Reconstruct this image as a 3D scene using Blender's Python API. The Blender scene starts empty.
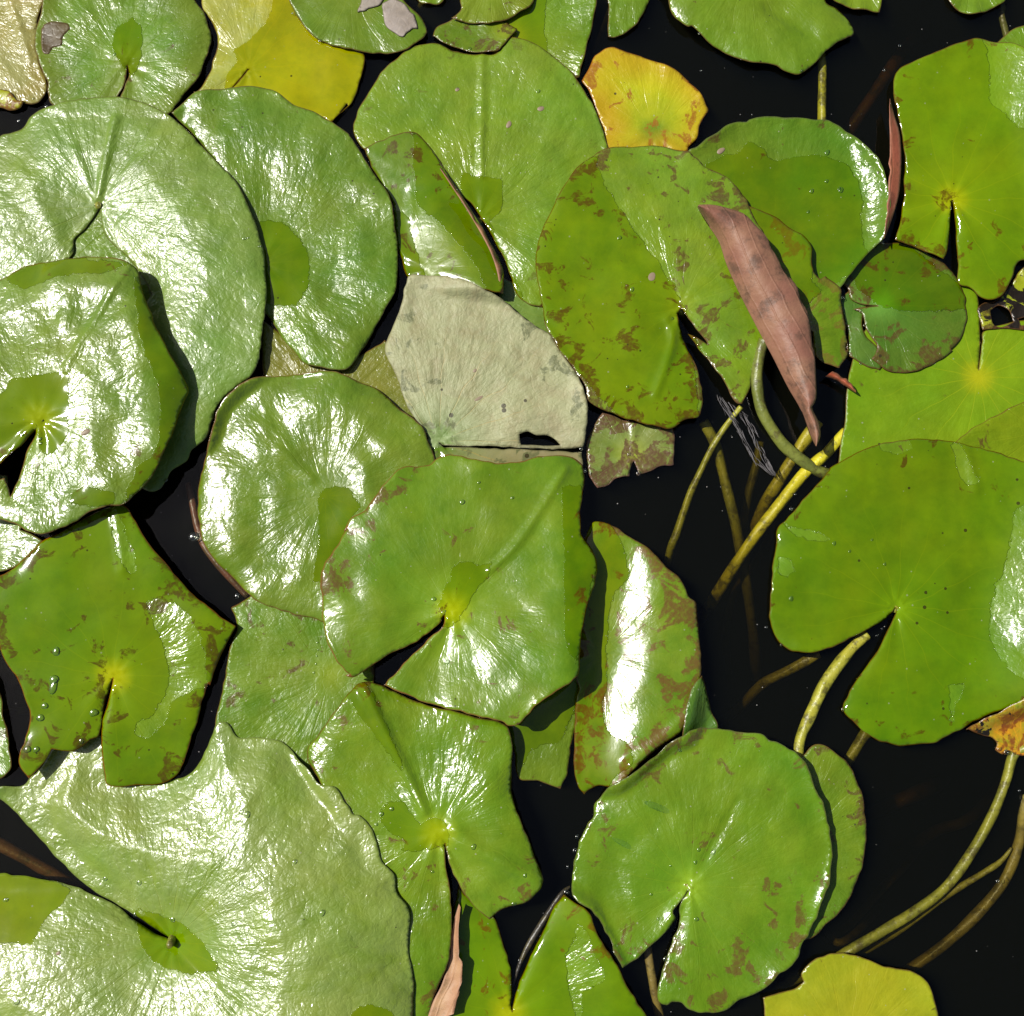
import bpy, math, random
import numpy as np
from mathutils import Vector
from mathutils.geometry import delaunay_2d_cdt

random.seed(7); rng = np.random.default_rng(7)
scene = bpy.context.scene
COL = scene.collection
CAM_H = 1.2                 # camera height over the water, m
TILT = math.radians(8)      # leaning a little forward from straight down
DIST = CAM_H/math.cos(TILT)

# ------------------------------------------------------------------ tracing
OFF = {0:(0,0,1.0),1:(0,0,350/1016),2:(340,0,350/1016),3:(674,0,350/1016),4:(0,335,350/1016),5:(340,335,350/1016),
       6:(674,335,350/1016),7:(0,666,350/1016),8:(340,666,350/1016),9:(674,666,350/1016)}
def P(*a):
    """mixed list: an int selects the survey tile, the numbers after it are points of that tile -> points in mm-grid units"""
    out=[]; k=0
    for s in a:
        if isinstance(s,int): k=s
        else:
            ox,oy,f=OFF[k]
            out += [(ox+f*s[i],oy+f*s[i+1]) for i in range(0,len(s),2)]
    return np.array(out,float)
def W(p, z=0.0):
    """survey units (1/1000 m on the water plane) -> metres, for a point lying at height z"""
    p=np.asarray(p,float); u=(p[...,0]-512)/1000; v=(508-p[...,1])/1000
    st,ct=math.sin(TILT),math.cos(TILT)
    dy=DIST*st+v*ct; dz=-DIST*ct+v*st; t=(z-CAM_H)/dz
    return np.stack([u*t,-CAM_H*math.tan(TILT)+dy*t],-1)

# ------------------------------------------------------------------ numeric helpers
def vnoise(x,y,scale,seed):
    r=np.random.default_rng(seed); g=r.random((64,64))
    u=x/scale+r.random()*60; v=y/scale+r.random()*60
    i=np.floor(u).astype(int); j=np.floor(v).astype(int); fu=u-i; fv=v-j
    fu=fu*fu*(3-2*fu); fv=fv*fv*(3-2*fv)
    a=g[i%64,j%64]; b=g[(i+1)%64,j%64]; c=g[i%64,(j+1)%64]; d=g[(i+1)%64,(j+1)%64]
    return ((a*(1-fu)+b*fu)*(1-fv)+(c*(1-fu)+d*fu)*fv)*2-1
def smooth_closed(pts, step, sharp=115):
    """Catmull-Rom through the points, keeping the corners that turn sharply"""
    n=len(pts); out=[]
    for i in range(n):
        p0,p1,p2,p3=pts[i-1],pts[i],pts[(i+1)%n],pts[(i+2)%n]
        L=np.linalg.norm(p2-p1)
        if L<1e-9: continue
        def corner(a,b,c):
            u=b-a; v=c-b
            cs=np.dot(u,v)/(np.linalg.norm(u)*np.linalg.norm(v)+1e-12)
            return math.degrees(math.acos(max(-1,min(1,cs))))>sharp-50
        m1=(p2-p0)*0.5; m2=(p3-p1)*0.5
        if corner(p0,p1,p2): m1=(p2-p1)*0.5
        if corner(p1,p2,p3): m2=(p2-p1)*0.5
        m1=m1*min(1,1.2*L/(np.linalg.norm(m1)+1e-9)); m2=m2*min(1,1.2*L/(np.linalg.norm(m2)+1e-9))
        k=max(1,int(round(L/step)))
        for t in np.arange(k)/k:
            h00=2*t**3-3*t**2+1;h10=t**3-2*t**2+t;h01=-2*t**3+3*t**2;h11=t**3-t**2
            out.append(h00*p1+h10*m1+h01*p2+h11*m2)
    return np.array(out)
def smooth_open(pts,k=8):
    pts=np.asarray(pts,float); n=len(pts); out=[]
    for i in range(n-1):
        p0=pts[max(0,i-1)];p1=pts[i];p2=pts[i+1];p3=pts[min(n-1,i+2)]
        for t in np.arange(k)/k:
            out.append(0.5*((2*p1)+(-p0+p2)*t+(2*p0-5*p1+4*p2-p3)*t*t+(-p0+3*p1-3*p2+p3)*t**3))
    out.append(pts[-1]); return np.array(out)
def inside(x,y,poly):
    r=np.zeros(x.shape,bool); n=len(poly)
    for i in range(n):
        x1,y1=poly[i-1]; x2,y2=poly[i]
        if y1==y2: continue
        c=((y1>y)!=(y2>y))
        r^= c&(x<(x2-x1)*(y-y1)/(y2-y1)+x1)
    return r
def pdist(x,y,poly,closed=True):
    d=np.full(x.shape,1e9); n=len(poly)
    for i in range(0 if closed else 1,n):
        a=poly[i-1]; b=poly[i]; v=b-a; l=v@v
        if l<1e-14: continue
        t=np.clip(((x-a[0])*v[0]+(y-a[1])*v[1])/l,0,1)
        d=np.minimum(d,(x-a[0]-t*v[0])**2+(y-a[1]-t*v[1])**2)
    return np.sqrt(d)
def splus(s,w): return w*np.logaddexp(0,s/w)
def smax(a,b,k=0.0012): return k*np.logaddexp(a/k,b/k)

# ------------------------------------------------------------------ the height of the pile so far, 2 mm cells
RES=0.002; HN=900; H0=-0.9
HM=np.zeros((HN,HN))
def box(a,r,f):
    for ax in (0,1):
        st=[np.roll(a,k,ax) for k in range(-r,r+1)]
        a=f(np.stack(st),0)
    return a
def hsample(x,y,M=None):
    M=HM if M is None else M
    u=np.clip((np.asarray(x)-H0)/RES,0,HN-2); v=np.clip((np.asarray(y)-H0)/RES,0,HN-2)
    i=u.astype(int);j=v.astype(int);fu=u-i;fv=v-j
    return (M[i,j]*(1-fu)+M[i+1,j]*fu)*(1-fv)+(M[i,j+1]*(1-fu)+M[i+1,j+1]*fu)*fv

# ------------------------------------------------------------------ materials
def nn(nt,t,**kw):
    n=nt.nodes.new(t)
    for k,v in kw.items():
        if k in ('operation','blend_type','data_type','feature','attribute_name','invert','interpolation_type','use_clamp','noise_dimensions'): setattr(n,k,v)
        else: n.inputs[k].default_value=v
    return n
class G:
    def __init__(s,name):
        s.m=bpy.data.materials.new(name); s.m.use_nodes=True; s.nt=s.m.node_tree; s.nt.nodes.clear()
    def node(s,t,**k): return nn(s.nt,t,**k)
    def link(s,a,b): s.nt.links.new(a,b)
    def inp(s,sock,v):
        if isinstance(v,bpy.types.NodeSocket): s.link(v,sock)
        else: sock.default_value=v
    def math(s,op,a,b=0.0,c=0.0,clamp=False):
        n=s.node('ShaderNodeMath',operation=op); n.use_clamp=clamp
        s.inp(n.inputs[0],a); s.inp(n.inputs[1],b)
        if op in('MULTIPLY_ADD','SMOOTH_MIN','SMOOTH_MAX'): s.inp(n.inputs[2],c)
        return n.outputs[0]
    def mapr(s,v,a,b,c=0.0,d=1.0,smooth=True):
        n=s.node('ShaderNodeMapRange'); n.interpolation_type='SMOOTHSTEP' if smooth else 'LINEAR'
        s.inp(n.inputs[0],v); s.inp(n.inputs[1],a); s.inp(n.inputs[2],b); s.inp(n.inputs[3],c); s.inp(n.inputs[4],d)
        return n.outputs[0]
    def mix(s,f,a,b,mode='MIX'):
        n=s.node('ShaderNodeMix'); n.data_type='RGBA'; n.blend_type=mode
        s.inp(n.inputs[0],f); s.inp(n.inputs[6],a if not isinstance(a,tuple) else (*a,1)); s.inp(n.inputs[7],b if not isinstance(b,tuple) else (*b,1))
        return n.outputs[2]
    def noise(s,vec,scale,detail=3,rough=.55,dist=0.0):
        n=s.node('ShaderNodeTexNoise'); n.inputs['Scale'].default_value=scale; n.inputs['Detail'].default_value=detail
        n.inputs['Roughness'].default_value=rough; n.inputs['Distortion'].default_value=dist
        s.link(vec,n.inputs['Vector']); return n.outputs['Fac']
    def coords(s,seed):
        tc=s.node('ShaderNodeTexCoord'); v=s.node('ShaderNodeVectorMath',operation='ADD')
        s.link(tc.outputs['Object'],v.inputs[0]); r=random.Random(seed)
        v.inputs[1].default_value=(r.random()*20,r.random()*20,r.random()*20); return v.outputs[0]
    def out(s,sh):
        o=s.node('ShaderNodeOutputMaterial'); s.link(sh,o.inputs['Surface']); return s.m

def attr(g,name):
    a=g.node('ShaderNodeAttribute'); a.attribute_name=name; return a.outputs['Fac']

def leaf_material(seed, c1, c2, spot=0.3, spotcol=(.075,.045,.01), rough=.42, wrinkle=1.0, silver=0.0, center=(.30,.33,.01), cen=1.0, coat=.5, vein=.5, edgecol=(.10,.045,.012), specks=.5, edgeband=None, rot=0.0, spec=.42):
    g=G('lily_leaf'); v=g.coords(seed)
    rad=attr(g,'rad'); ang=attr(g,'ang'); sa=attr(g,'sang'); edge=attr(g,'edge'); wet=attr(g,'wet')
    lo=g.noise(v,14,3); mid=g.noise(v,55,4,.6); fine=g.noise(v,260,3,.6)
    f=g.math('MULTIPLY_ADD',mid,.5,g.math('MULTIPLY',lo,.6)); f=g.mapr(f,.38,.72)
    col=g.mix(f,c1,c2)
    hv=g.node('ShaderNodeHueSaturation'); g.link(col,hv.inputs['Color'])
    g.link(g.math('MULTIPLY_ADD',g.noise(v,27,5,.65,.3),.62,.70),hv.inputs['Value']); g.link(g.math('MULTIPLY_ADD',g.noise(v,9,3),.07,.462),hv.inputs['Hue']); col=hv.outputs[0]
    # veins fan out from the stalk: angle around the stalk bent by noise
    pv=g.node('ShaderNodeCombineXYZ'); g.link(ang,pv.inputs[0]); g.link(sa,pv.inputs[1])
    a2=g.node('ShaderNodeMath',operation='ARCTAN2'); g.link(sa,a2.inputs[0]); g.link(ang,a2.inputs[1])
    aw=g.math('MULTIPLY_ADD',g.math('SUBTRACT',g.noise(v,16,2),.5),.32,a2.outputs[0])
    vw=g.math('ABSOLUTE',g.math('SINE',g.math('MULTIPLY',aw,8.5)))
    vl=g.math('MULTIPLY',vw,rad); vein_m=g.mapr(vl,.0004,.0060,1,0)
    vein_m=g.math('MULTIPLY',vein_m,g.mapr(rad,.01,.13,1.0,.12))
    col=g.mix(g.math('MULTIPLY',vein_m,.38*vein),col,(min(1,c1[0]*1.9+.02),min(1,c1[1]*1.35+.02),c1[2]*1.2))
    # cell network
    vo=g.node('ShaderNodeTexVoronoi',feature='DISTANCE_TO_EDGE'); vo.inputs['Scale'].default_value=135
    vd=g.node('ShaderNodeVectorMath',operation='MULTIPLY_ADD')
    nz=g.node('ShaderNodeTexNoise'); nz.inputs['Scale'].default_value=60; g.link(v,nz.inputs['Vector'])
    g.link(nz.outputs['Color'],vd.inputs[0]); vd.inputs[1].default_value=(.016,.016,.016); g.link(v,vd.inputs[2]); g.link(vd.outputs[0],vo.inputs['Vector'])
    cell=g.mapr(vo.outputs['Distance'],0,.22)
    col=g.mix(g.math('MULTIPLY_ADD',cell,-.10,.10),col,(c1[0]*1.5,c1[1]*1.3,c1[2]))
    # yellow heart
    if cen>0:
        cr=g.math('MULTIPLY_ADD',g.math('SUBTRACT',mid,.5),.014,rad)
        col=g.mix(g.math('MULTIPLY',g.mapr(cr,.002,.024,1,0),.75*cen),col,center)
        col=g.mix(g.math('MULTIPLY',g.mapr(cr,.01,.07,1,0),.25*cen),col,(center[0]*.6,center[1]*.85,center[2]))
    if edgeband is not None:
        eb=g.math('MULTIPLY_ADD',g.math('SUBTRACT',lo,.5),.05,edge)
        col=g.mix(g.mapr(eb,.0,.035,.9,0),col,edgeband)
    # silvery tint: dried film, also sheen painted into the colour of glossy pads
    if silver>0:
        sn=g.mapr(g.noise(v,30,5,.7,.4),.30,.62)
        dm=g.mapr(wet,-.0008,.0012,1,0)
        col=g.mix(g.math('MULTIPLY',g.math('MULTIPLY',sn,dm),silver),col,(.33,.38,.19))
    # brown blotches, thicker toward the rim
    if spot>0:
        sn=g.noise(v,44,5,.62,.6); big=g.noise(v,13,2)
        th=g.math('MULTIPLY_ADD',big,-.30,.885-.12*spot)
        th=g.math('SUBTRACT',th,g.mapr(edge,.002,.04,.09*min(1,spot*1.6),0))
        sm=g.mapr(g.math('SUBTRACT',sn,th),0,.05)
        sm=g.math('MULTIPLY',sm,g.mapr(fine,.25,.6,.35,.88))
        col=g.mix(sm,col,spotcol)
    if rot>0:
        rn=g.noise(v,35,5,.7,.8); rm=g.mapr(rn,.64-.2*rot,.67-.2*rot)
        col=g.mix(rm,col,(.012,.008,.004))
    if specks>0:
        s1=g.node('ShaderNodeTexVoronoi'); s1.inputs['Scale'].default_value=95; g.link(v,s1.inputs['Vector'])
        gate=g.mapr(g.noise(v,11,2),.5,.62,0,.16*min(1.5,specks*1.2))
        smk=g.math('LESS_THAN',s1.outputs['Distance'],gate)
        rr=g.node('ShaderNodeSeparateColor'); g.link(s1.outputs['Color'],rr.inputs[0])
        smk=g.math('MULTIPLY',smk,g.math('GREATER_THAN',rr.outputs[0],.72))
        col=g.mix(g.math('MULTIPLY',smk,.85),col,(.03,.022,.008))
    # pale dust
    s2=g.node('ShaderNodeTexVoronoi'); s2.inputs['Scale'].default_value=210; g.link(v,s2.inputs['Vector'])
    r2=g.node('ShaderNodeSeparateColor'); g.link(s2.outputs['Color'],r2.inputs[0])
    dmk=g.math('MULTIPLY',g.math('LESS_THAN',s2.outputs['Distance'],g.math('MULTIPLY',r2.outputs[1],.20)),g.math('GREATER_THAN',r2.outputs[0],.90))
    col=g.mix(g.math('MULTIPLY',dmk,.55),col,(.30,.30,.20))
    # coloured rim
    er=g.math('MULTIPLY_ADD',g.math('SUBTRACT',mid,.5),.0022,edge)
    col=g.mix(g.mapr(er,.0001,.0015,.85,0),col,edgecol)
    # wet film
    wn=g.math('MULTIPLY_ADD',g.math('SUBTRACT',g.noise(v,80,6,.68),.5),.013,wet)
    wm=g.mapr(wn,-.0005,.0005)
    hs=g.node('ShaderNodeHueSaturation'); g.link(col,hs.inputs['Color']); hs.inputs['Saturation'].default_value=1.12; hs.inputs['Value'].default_value=.82
    col=g.mix(wm,col,hs.outputs[0])
    dry=g.math('SUBTRACT',1.0,wm)
    ro=g.math('MULTIPLY_ADD',g.math('SUBTRACT',mid,.5),.14,rough)
    ro=g.math('MULTIPLY_ADD',g.math('SUBTRACT',fine,.5),.12,ro)
    ro=g.mix(wm,ro,(.09,.09,.09))
    # relief: leathery wrinkles, cells, veins; the film levels it
    w1=g.noise(v,36,2,.45,.6); w2=g.noise(v,120,2,.5,.8)
    dl=g.math('MAXIMUM',rad,.0005)
    pc=g.node('ShaderNodeCombineXYZ'); g.link(g.math('MULTIPLY',g.math('DIVIDE',ang,dl),4.5),pc.inputs[0]); g.link(g.math('MULTIPLY',g.math('DIVIDE',sa,dl),4.5),pc.inputs[1]); g.link(g.math('MULTIPLY_ADD',mid,.5,g.math('MULTIPLY',rad,22)),pc.inputs[2])
    streak=g.noise(pc.outputs[0],1.6,4,.6)
    rib=g.math('SINE',g.math('MULTIPLY',aw,23))
    rib=g.math('MULTIPLY',rib,g.mapr(rad,.02,.09))
    hgt=g.math('MULTIPLY',g.math('SUBTRACT',w1,.5),.0016)
    hgt=g.math('MULTIPLY_ADD',g.math('MULTIPLY',g.math('SUBTRACT',streak,.5),g.mapr(rad,.008,.07)),.0020,hgt)
    hgt=g.math('MULTIPLY_ADD',g.math('SUBTRACT',w2,.5),.00022,hgt)
    hgt=g.math('MULTIPLY_ADD',cell,.00009,hgt)
    hgt=g.math('MULTIPLY_ADD',rib,.00012,hgt)
    hgt=g.math('MULTIPLY_ADD',g.math('MULTIPLY',vein_m,g.mapr(rad,.012,.04)),-.00022,hgt)
    hgt=g.math('MULTIPLY_ADD',fine,.00004,hgt)
    hgt=g.math('MULTIPLY',hgt,wrinkle)
    hgt=g.math('MULTIPLY',hgt,g.math('MULTIPLY_ADD',dry,.92,.08))
    hgt=g.math('MULTIPLY_ADD',wm,.0006,hgt)
    b=g.node('ShaderNodeBump'); b.inputs['Strength'].default_value=1; b.inputs['Distance'].default_value=1; g.link(hgt,b.inputs['Height'])
    p=g.node('ShaderNodeBsdfPrincipled'); g.link(col,p.inputs['Base Color']); g.link(ro,p.inputs['Roughness'])
    p.inputs['Specular IOR Level'].default_value=spec
    g.link(g.math('MULTIPLY',dry,g.math('MULTIPLY',g.mapr(lo,.3,.7,.3,1.0),coat)),p.inputs['Coat Weight'])
    p.inputs['Coat Roughness'].default_value=.19; g.link(b.outputs[0],p.inputs['Normal']); g.link(b.outputs[0],p.inputs['Coat Normal'])
    return g.out(p.outputs[0])

def under_material(seed,c=(.24,.085,.045)):
    g=G('leaf_underside'); v=g.coords(seed)
    lo=g.noise(v,25,4); fi=g.noise(v,160,4,.65)
    col=g.mix(g.mapr(lo,.35,.7),c,(c[0]*1.15,c[1]*1.35,c[2]*1.2))
    col=g.mix(g.mapr(g.noise(v,38,7,.75),.47,.66,0,.8),col,(c[0]*.38,c[1]*.5,c[2]*.5))
    edge=attr(g,'edge'); er=g.math('MULTIPLY_ADD',g.math('SUBTRACT',lo,.5),.004,edge)
    col=g.mix(g.mapr(er,.0004,.0036,.5,0),col,(.30,.15,.09))
    aa=attr(g,'across'); vw=g.math('ABSOLUTE',g.math('SINE',g.math('MULTIPLY_ADD',lo,2.0,g.math('MULTIPLY',aa,230))))
    vm=g.mapr(vw,0,.35,1,0); col=g.mix(g.math('MULTIPLY',vm,.05),col,(.26,.11,.06))
    h=g.math('MULTIPLY_ADD',fi,.0005,g.math('MULTIPLY_ADD',g.noise(v,45,3),.0016,g.math('MULTIPLY',vm,.0003)))
    b=g.node('ShaderNodeBump'); b.inputs['Distance'].default_value=1; g.link(h,b.inputs['Height'])
    p=g.node('ShaderNodeBsdfPrincipled'); g.link(col,p.inputs['Base Color']); p.inputs['Roughness'].default_value=.52; p.inputs['Specular IOR Level'].default_value=.35
    g.link(b.outputs[0],p.inputs['Normal']); return g.out(p.outputs[0])

def stem_material(seed,c=(.27,.27,.03),c2=(.14,.15,.02)):
    g=G('lily_stem'); v=g.coords(seed)
    col=g.mix(g.mapr(g.noise(v,45,4,.6),.35,.68),c,c2)
    col=g.mix(g.mapr(g.noise(v,90,5,.7),.50,.64,0,.75),col,(.075,.06,.015))
    b=g.node('ShaderNodeBump'); b.inputs['Distance'].default_value=.0008; g.link(g.noise(v,220,3),b.inputs['Height'])
    p=g.node('ShaderNodeBsdfPrincipled'); g.link(col,p.inputs['Base Color']); p.inputs['Roughness'].default_value=.4
    g.link(b.outputs[0],p.inputs['Normal']); return g.out(p.outputs[0])

# ------------------------------------------------------------------ objects
def link(o,parent=None):
    COL.objects.link(o)
    if parent: o.parent=parent
    return o
def mesh_obj(name,verts,faces,mats,parent=None,origin=(0,0,0),midx=None,attrs=None):
    me=bpy.data.meshes.new(name); o0=np.array(origin)
    me.from_pydata([tuple(q) for q in (np.asarray(verts)-o0)],[],[tuple(map(int,f)) for f in faces])
    for m in mats: me.materials.append(m)
    me.polygons.foreach_set('use_smooth',[True]*len(me.polygons))
    if midx is not None: me.polygons.foreach_set('material_index',list(map(int,midx)))
    for k,a in (attrs or {}).items():
        at=me.attributes.new(k,'FLOAT','POINT'); at.data.foreach_set('value',np.asarray(a,np.float32))
    me.update()
    o=bpy.data.objects.new(name,me); link(o,parent)
    if parent is None: o.location=origin
    return o
def tube(name,path,rad,mat,parent=None,origin=(0,0,0),ns=14):
    path=smooth_open(path,8); n=len(path)
    r=np.interp(np.linspace(0,1,n),np.linspace(0,1,len(rad)),rad) if hasattr(rad,'__len__') else np.full(n,rad)
    V=[];F=[]; up=Vector((0.3,0.2,1)).normalized(); r=r*(1+.10*vnoise(np.arange(n)*1.,np.zeros(n),5.3,n+int(1e4*abs(path[0][0]))))
    for i in range(n):
        t=Vector(path[min(n-1,i+1)]-path[max(0,i-1)]).normalized()
        a=t.cross(up)
        if a.length<.2: a=t.cross(Vector((1,0,0)))
        a.normalize(); b=t.cross(a)
        for k in range(ns):
            th=2*math.pi*k/ns; wob=1+.05*math.sin(3*th+i*.4)
            V.append(Vector(path[i])+(a*math.cos(th)+b*math.sin(th))*r[i]*wob)
    for i in range(n-1):
        for k in range(ns):
            F.append((i*ns+k,i*ns+(k+1)%ns,(i+1)*ns+(k+1)%ns,(i+1)*ns+k))
    F.append(tuple(range(ns))[::-1]); F.append(tuple((n-1)*ns+k for k in range(ns)))
    return mesh_obj(name,[tuple(q) for q in V],F,[mat],parent,origin)

GREENS=dict(
  g  =((.070,.135,.005),(.105,.180,.007)),     # mid green
  y  =((.090,.165,.005),(.118,.200,.008)),     # yellow green
  d  =((.045,.115,.012),(.070,.150,.014)),     # darker green
  p  =((.088,.155,.018),(.125,.20,.028)),     # pale green
  yy =((.310,.310,.010),(.390,.370,.014)),     # yellow
)
MSEED=[0]
def flat_mesh(outline, zfun, name, mats, parent, origin, petiole, wetpolys, invert, holes=(), thick=.0006, seed=0, grid=.003, jag=.0005, extra_attr=None):
    x0,y0=outline.min(0); x1,y1=outline.max(0)
    gx,gy=np.meshgrid(np.arange(x0,x1,grid),np.arange(y0,y1,grid*.87)); gx=gx+np.where(np.arange(gx.shape[0])[:,None]%2,grid/2,0)
    gx=gx.ravel()+rng.uniform(-.2,.2,gx.size)*grid; gy=gy.ravel()+rng.uniform(-.2,.2,gy.size)*grid
    ok=inside(gx,gy,outline); gx,gy=gx[ok],gy[ok]
    d=pdist(gx,gy,outline)
    for h in holes:
        d=np.minimum(d,pdist(gx,gy,h)); d[inside(gx,gy,h)]=0
    ok=d>grid*.55; gx,gy=gx[ok],gy[ok]
    pts=[Vector(p) for p in outline]; nb=len(outline)
    edges=[(i,(i+1)%nb) for i in range(nb)]
    for h in holes:
        b=len(pts); pts+= [Vector(p) for p in h]; edges+=[(b+i,b+(i+1)%len(h)) for i in range(len(h))]
    pts+=[Vector((a,b)) for a,b in zip(gx,gy)]
    v2,_,fc,_,_,_=delaunay_2d_cdt(pts,edges,[],1,1e-7)
    V=np.array([[q.x,q.y] for q in v2]); F=np.array([f[:3] for f in fc if len(f)==3])
    c=V[F].mean(1); keep=inside(c[:,0],c[:,1],outline)
    for h in holes: keep&=~inside(c[:,0],c[:,1],h)
    F=F[keep]
    a=V[F]; area=(a[:,1,0]-a[:,0,0])*(a[:,2,1]-a[:,0,1])-(a[:,2,0]-a[:,0,0])*(a[:,1,1]-a[:,0,1])
    F[area<0]=F[area<0][:,::-1]
    used=np.unique(F); mp=-np.ones(len(V),int); mp[used]=np.arange(len(used)); V=V[used]; F=mp[F]
    ed=pdist(V[:,0],V[:,1],outline)
    for h in holes: ed=np.minimum(ed,pdist(V[:,0],V[:,1],h))
    Z=zfun(V[:,0],V[:,1],ed)
    # signed distance to the wet patches
    wet=np.full(len(V),-.05)
    for wp in wetpolys:
        s=pdist(V[:,0],V[:,1],wp)*np.where(inside(V[:,0],V[:,1],wp),1,-1); wet=np.maximum(wet,s)
    if invert: wet=-wet
    n=len(V)
    nrm=np.zeros((n,3)); T=np.column_stack([V,Z]); fn=np.cross(T[F[:,1]]-T[F[:,0]],T[F[:,2]]-T[F[:,0]])
    for k in range(3): np.add.at(nrm,F[:,k],fn)
    nrm/=np.linalg.norm(nrm,axis=1)[:,None]+1e-12
    B=T-nrm*thick
    # boundary edges
    E=np.concatenate([F[:,[0,1]],F[:,[1,2]],F[:,[2,0]]]); key=set(map(tuple,E)); bd=[e for e in map(tuple,E) if (e[1],e[0]) not in key]
    verts=np.concatenate([T,B]); faces=[tuple(f) for f in F]+[tuple(f[::-1]+n) for f in F]+[(a,a+n,b+n,b) for a,b in bd]
    midx=[0]*len(F)+[1]*len(F)+[0]*len(bd)
    dx=V[:,0]-petiole[0]; dy=V[:,1]-petiole[1]; r=np.hypot(dx,dy)
    at=dict(rad=r,ang=dx,sang=dy,edge=ed,wet=wet)
    if extra_attr: at.update(extra_attr(V))
    at={k:np.concatenate([q,q]) for k,q in at.items()}
    return mesh_obj(name,verts,faces,mats,parent,origin,midx,at)

ZCACHE={}
def tune(c): return (c[0]*.95,c[1]*.77,c[2]*.48)
def pad(key,label,outline,pet,z0=3,tilt=(0,0),cup=.02,bends=(),ridges=(),curls=(),und=1.2,wets=(),dry=False,holes=(),mat='g',m=None,cat='lily pad',name='lily_pad',jag=.7,stem=True,group='water lily leaves floating on the pond',smooth=True,lobes=0,uscale=55,droop=0.0):
    MSEED[0]+=1; seed=MSEED[0]*13; und=und*1.8
    zr=z0/1000+.002
    oc=smooth_closed(outline,2.2) if smooth else outline
    if jag>0:   # nibbled, faintly scalloped margin
        t=np.cumsum(np.r_[0,np.linalg.norm(np.diff(oc,axis=0),axis=1)])
        nx=np.roll(oc,-1,0)-np.roll(oc,1,0); nx=np.column_stack([nx[:,1],-nx[:,0]]); nx/=np.linalg.norm(nx,axis=1)[:,None]+1e-9
        k=vnoise(t,t*0,7,seed)*jag+vnoise(t,t*0+9,17,seed+1)*jag*1.1
        k+= (lobes*np.abs(np.sin(t/11.)) if lobes else 0)
        k*=np.minimum(1,np.hypot(oc[:,0]-pet[0],oc[:,1]-pet[1])/40)
        oc=oc+nx*k[:,None]
    Hd=box(box(HM,3,np.max),4,np.mean)
    for _pass in range(3):
        out=W(oc,zr); pw=W(np.array(pet,float),zr)
        wp=[W(smooth_closed(w,2.5),zr) for w in wets]; hp=[W(smooth_closed(h,2.5),zr) for h in holes]
        bw=[(W(np.array(b[:2],float),zr),W(np.array(b[2:4],float),zr),b[4],(b[5] if len(b)>5 else 6)/1000) for b in bends]
        rw=[(W(smooth_open(np.array(r[0],float).reshape(-1,2),5),zr),r[1]/1000,r[2]/1000) for r in ridges]
        # heap height under this leaf
        def zfun(x,y,ed):
            dx=x-pw[0]; dy=y-pw[1]; r=np.hypot(dx,dy)
            z=z0/1000+tilt[0]*dx-tilt[1]*dy+cup*r
            for a,b,s,w in bw:
                d=b-a; L=np.hypot(*d); sd=-((x-a[0])*d[1]-(y-a[1])*d[0])/L
                z=z+s*splus(sd,w)
            for pl,amp,w in rw:
                z=z+amp*np.exp(-(pdist(x,y,pl,False)/w)**2)
            for c in curls:
                k=c[0]/1000*np.exp(-ed/(c[1]/1000))
                if len(c)>2:
                    th=np.arctan2(dy,dx)-math.radians(c[2]); th=(th+math.pi)%(2*math.pi)-math.pi
                    k=k*np.exp(-(th/math.radians(c[3]))**2)
                z=z+k
            fade=np.clip(r/.05,.12,1)
            z=z+(und/1000)*(vnoise(x,y,uscale/1000,seed+3)+.45*vnoise(x,y,uscale/2300,seed+4))*fade
            # gently frilled rim
            z=z+(und/1000)*.8*np.exp(-ed/.012)*np.sin(np.arctan2(dy,dx)*9+seed)
            return smax(z,hsample(x,y,Hd)+.0016)
        q=oc[::4]; wq=W(q,zr); zz=zfun(wq[:,0],wq[:,1],np.zeros(len(wq)))
        vis=(q[:,0]>-20)&(q[:,0]<1044)&(q[:,1]>-20)&(q[:,1]<1036)
        if vis.any(): zr=float(zz[vis].mean())
    c1,c2=GREENS[mat]; mk=dict(m or {})
    if 'c1' in mk and mat not in('yy',): mk['c1']=tune(mk['c1']); mk['c2']=tune(mk['c2'])
    if mat=='y' and 'c1' in mk: mk['c1']=(mk['c1'][0]*.84,*mk['c1'][1:]); mk['c2']=(mk['c2'][0]*.84,*mk['c2'][1:])
    if key not in ('L5','L11','L7','L12','L40','L6','L2','L17','L16','L45'): mk['rough']=mk.get('rough',.42)*.72; mk['coat']=mk.get('coat',.5)*.6
    if key!='L40': mk['spec']=mk.get('spec',.46 if key in('L11','L5','L7') else .28 if key in('L6','L12','L16','L2') else .38)
    if 'silver' in mk: mk['silver']*=.5 if key!='L40' else .40
    mt=leaf_material(seed,mk.pop('c1',c1),mk.pop('c2',c2),**mk)
    um=under_material(seed)
    zp=float(zfun(np.array([pw[0]]),np.array([pw[1]]),np.array([.05]))[0])
    e=bpy.data.objects.new(name,None); link(e); e.empty_display_size=.02
    e.location=(pw[0],pw[1],zp); e['label']=label; e['category']=cat
    if group: e['group']=group
    flat_mesh(out,zfun,'leaf_blade',[mt,um],e,(pw[0],pw[1],zp),pw,wp,dry,hp,seed=seed)
    # rasterise to the heap
    i0=max(0,int((out[:,0].min()-H0)/RES)-1); i1=min(HN,int((out[:,0].max()-H0)/RES)+2)
    j0=max(0,int((out[:,1].min()-H0)/RES)-1); j1=min(HN,int((out[:,1].max()-H0)/RES)+2)
    X,Y=np.meshgrid(H0+RES*np.arange(i0,i1),H0+RES*np.arange(j0,j1),indexing='ij')
    ins=inside(X,Y,out); ed=pdist(X,Y,out); ok=ins|(ed<.002)
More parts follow.
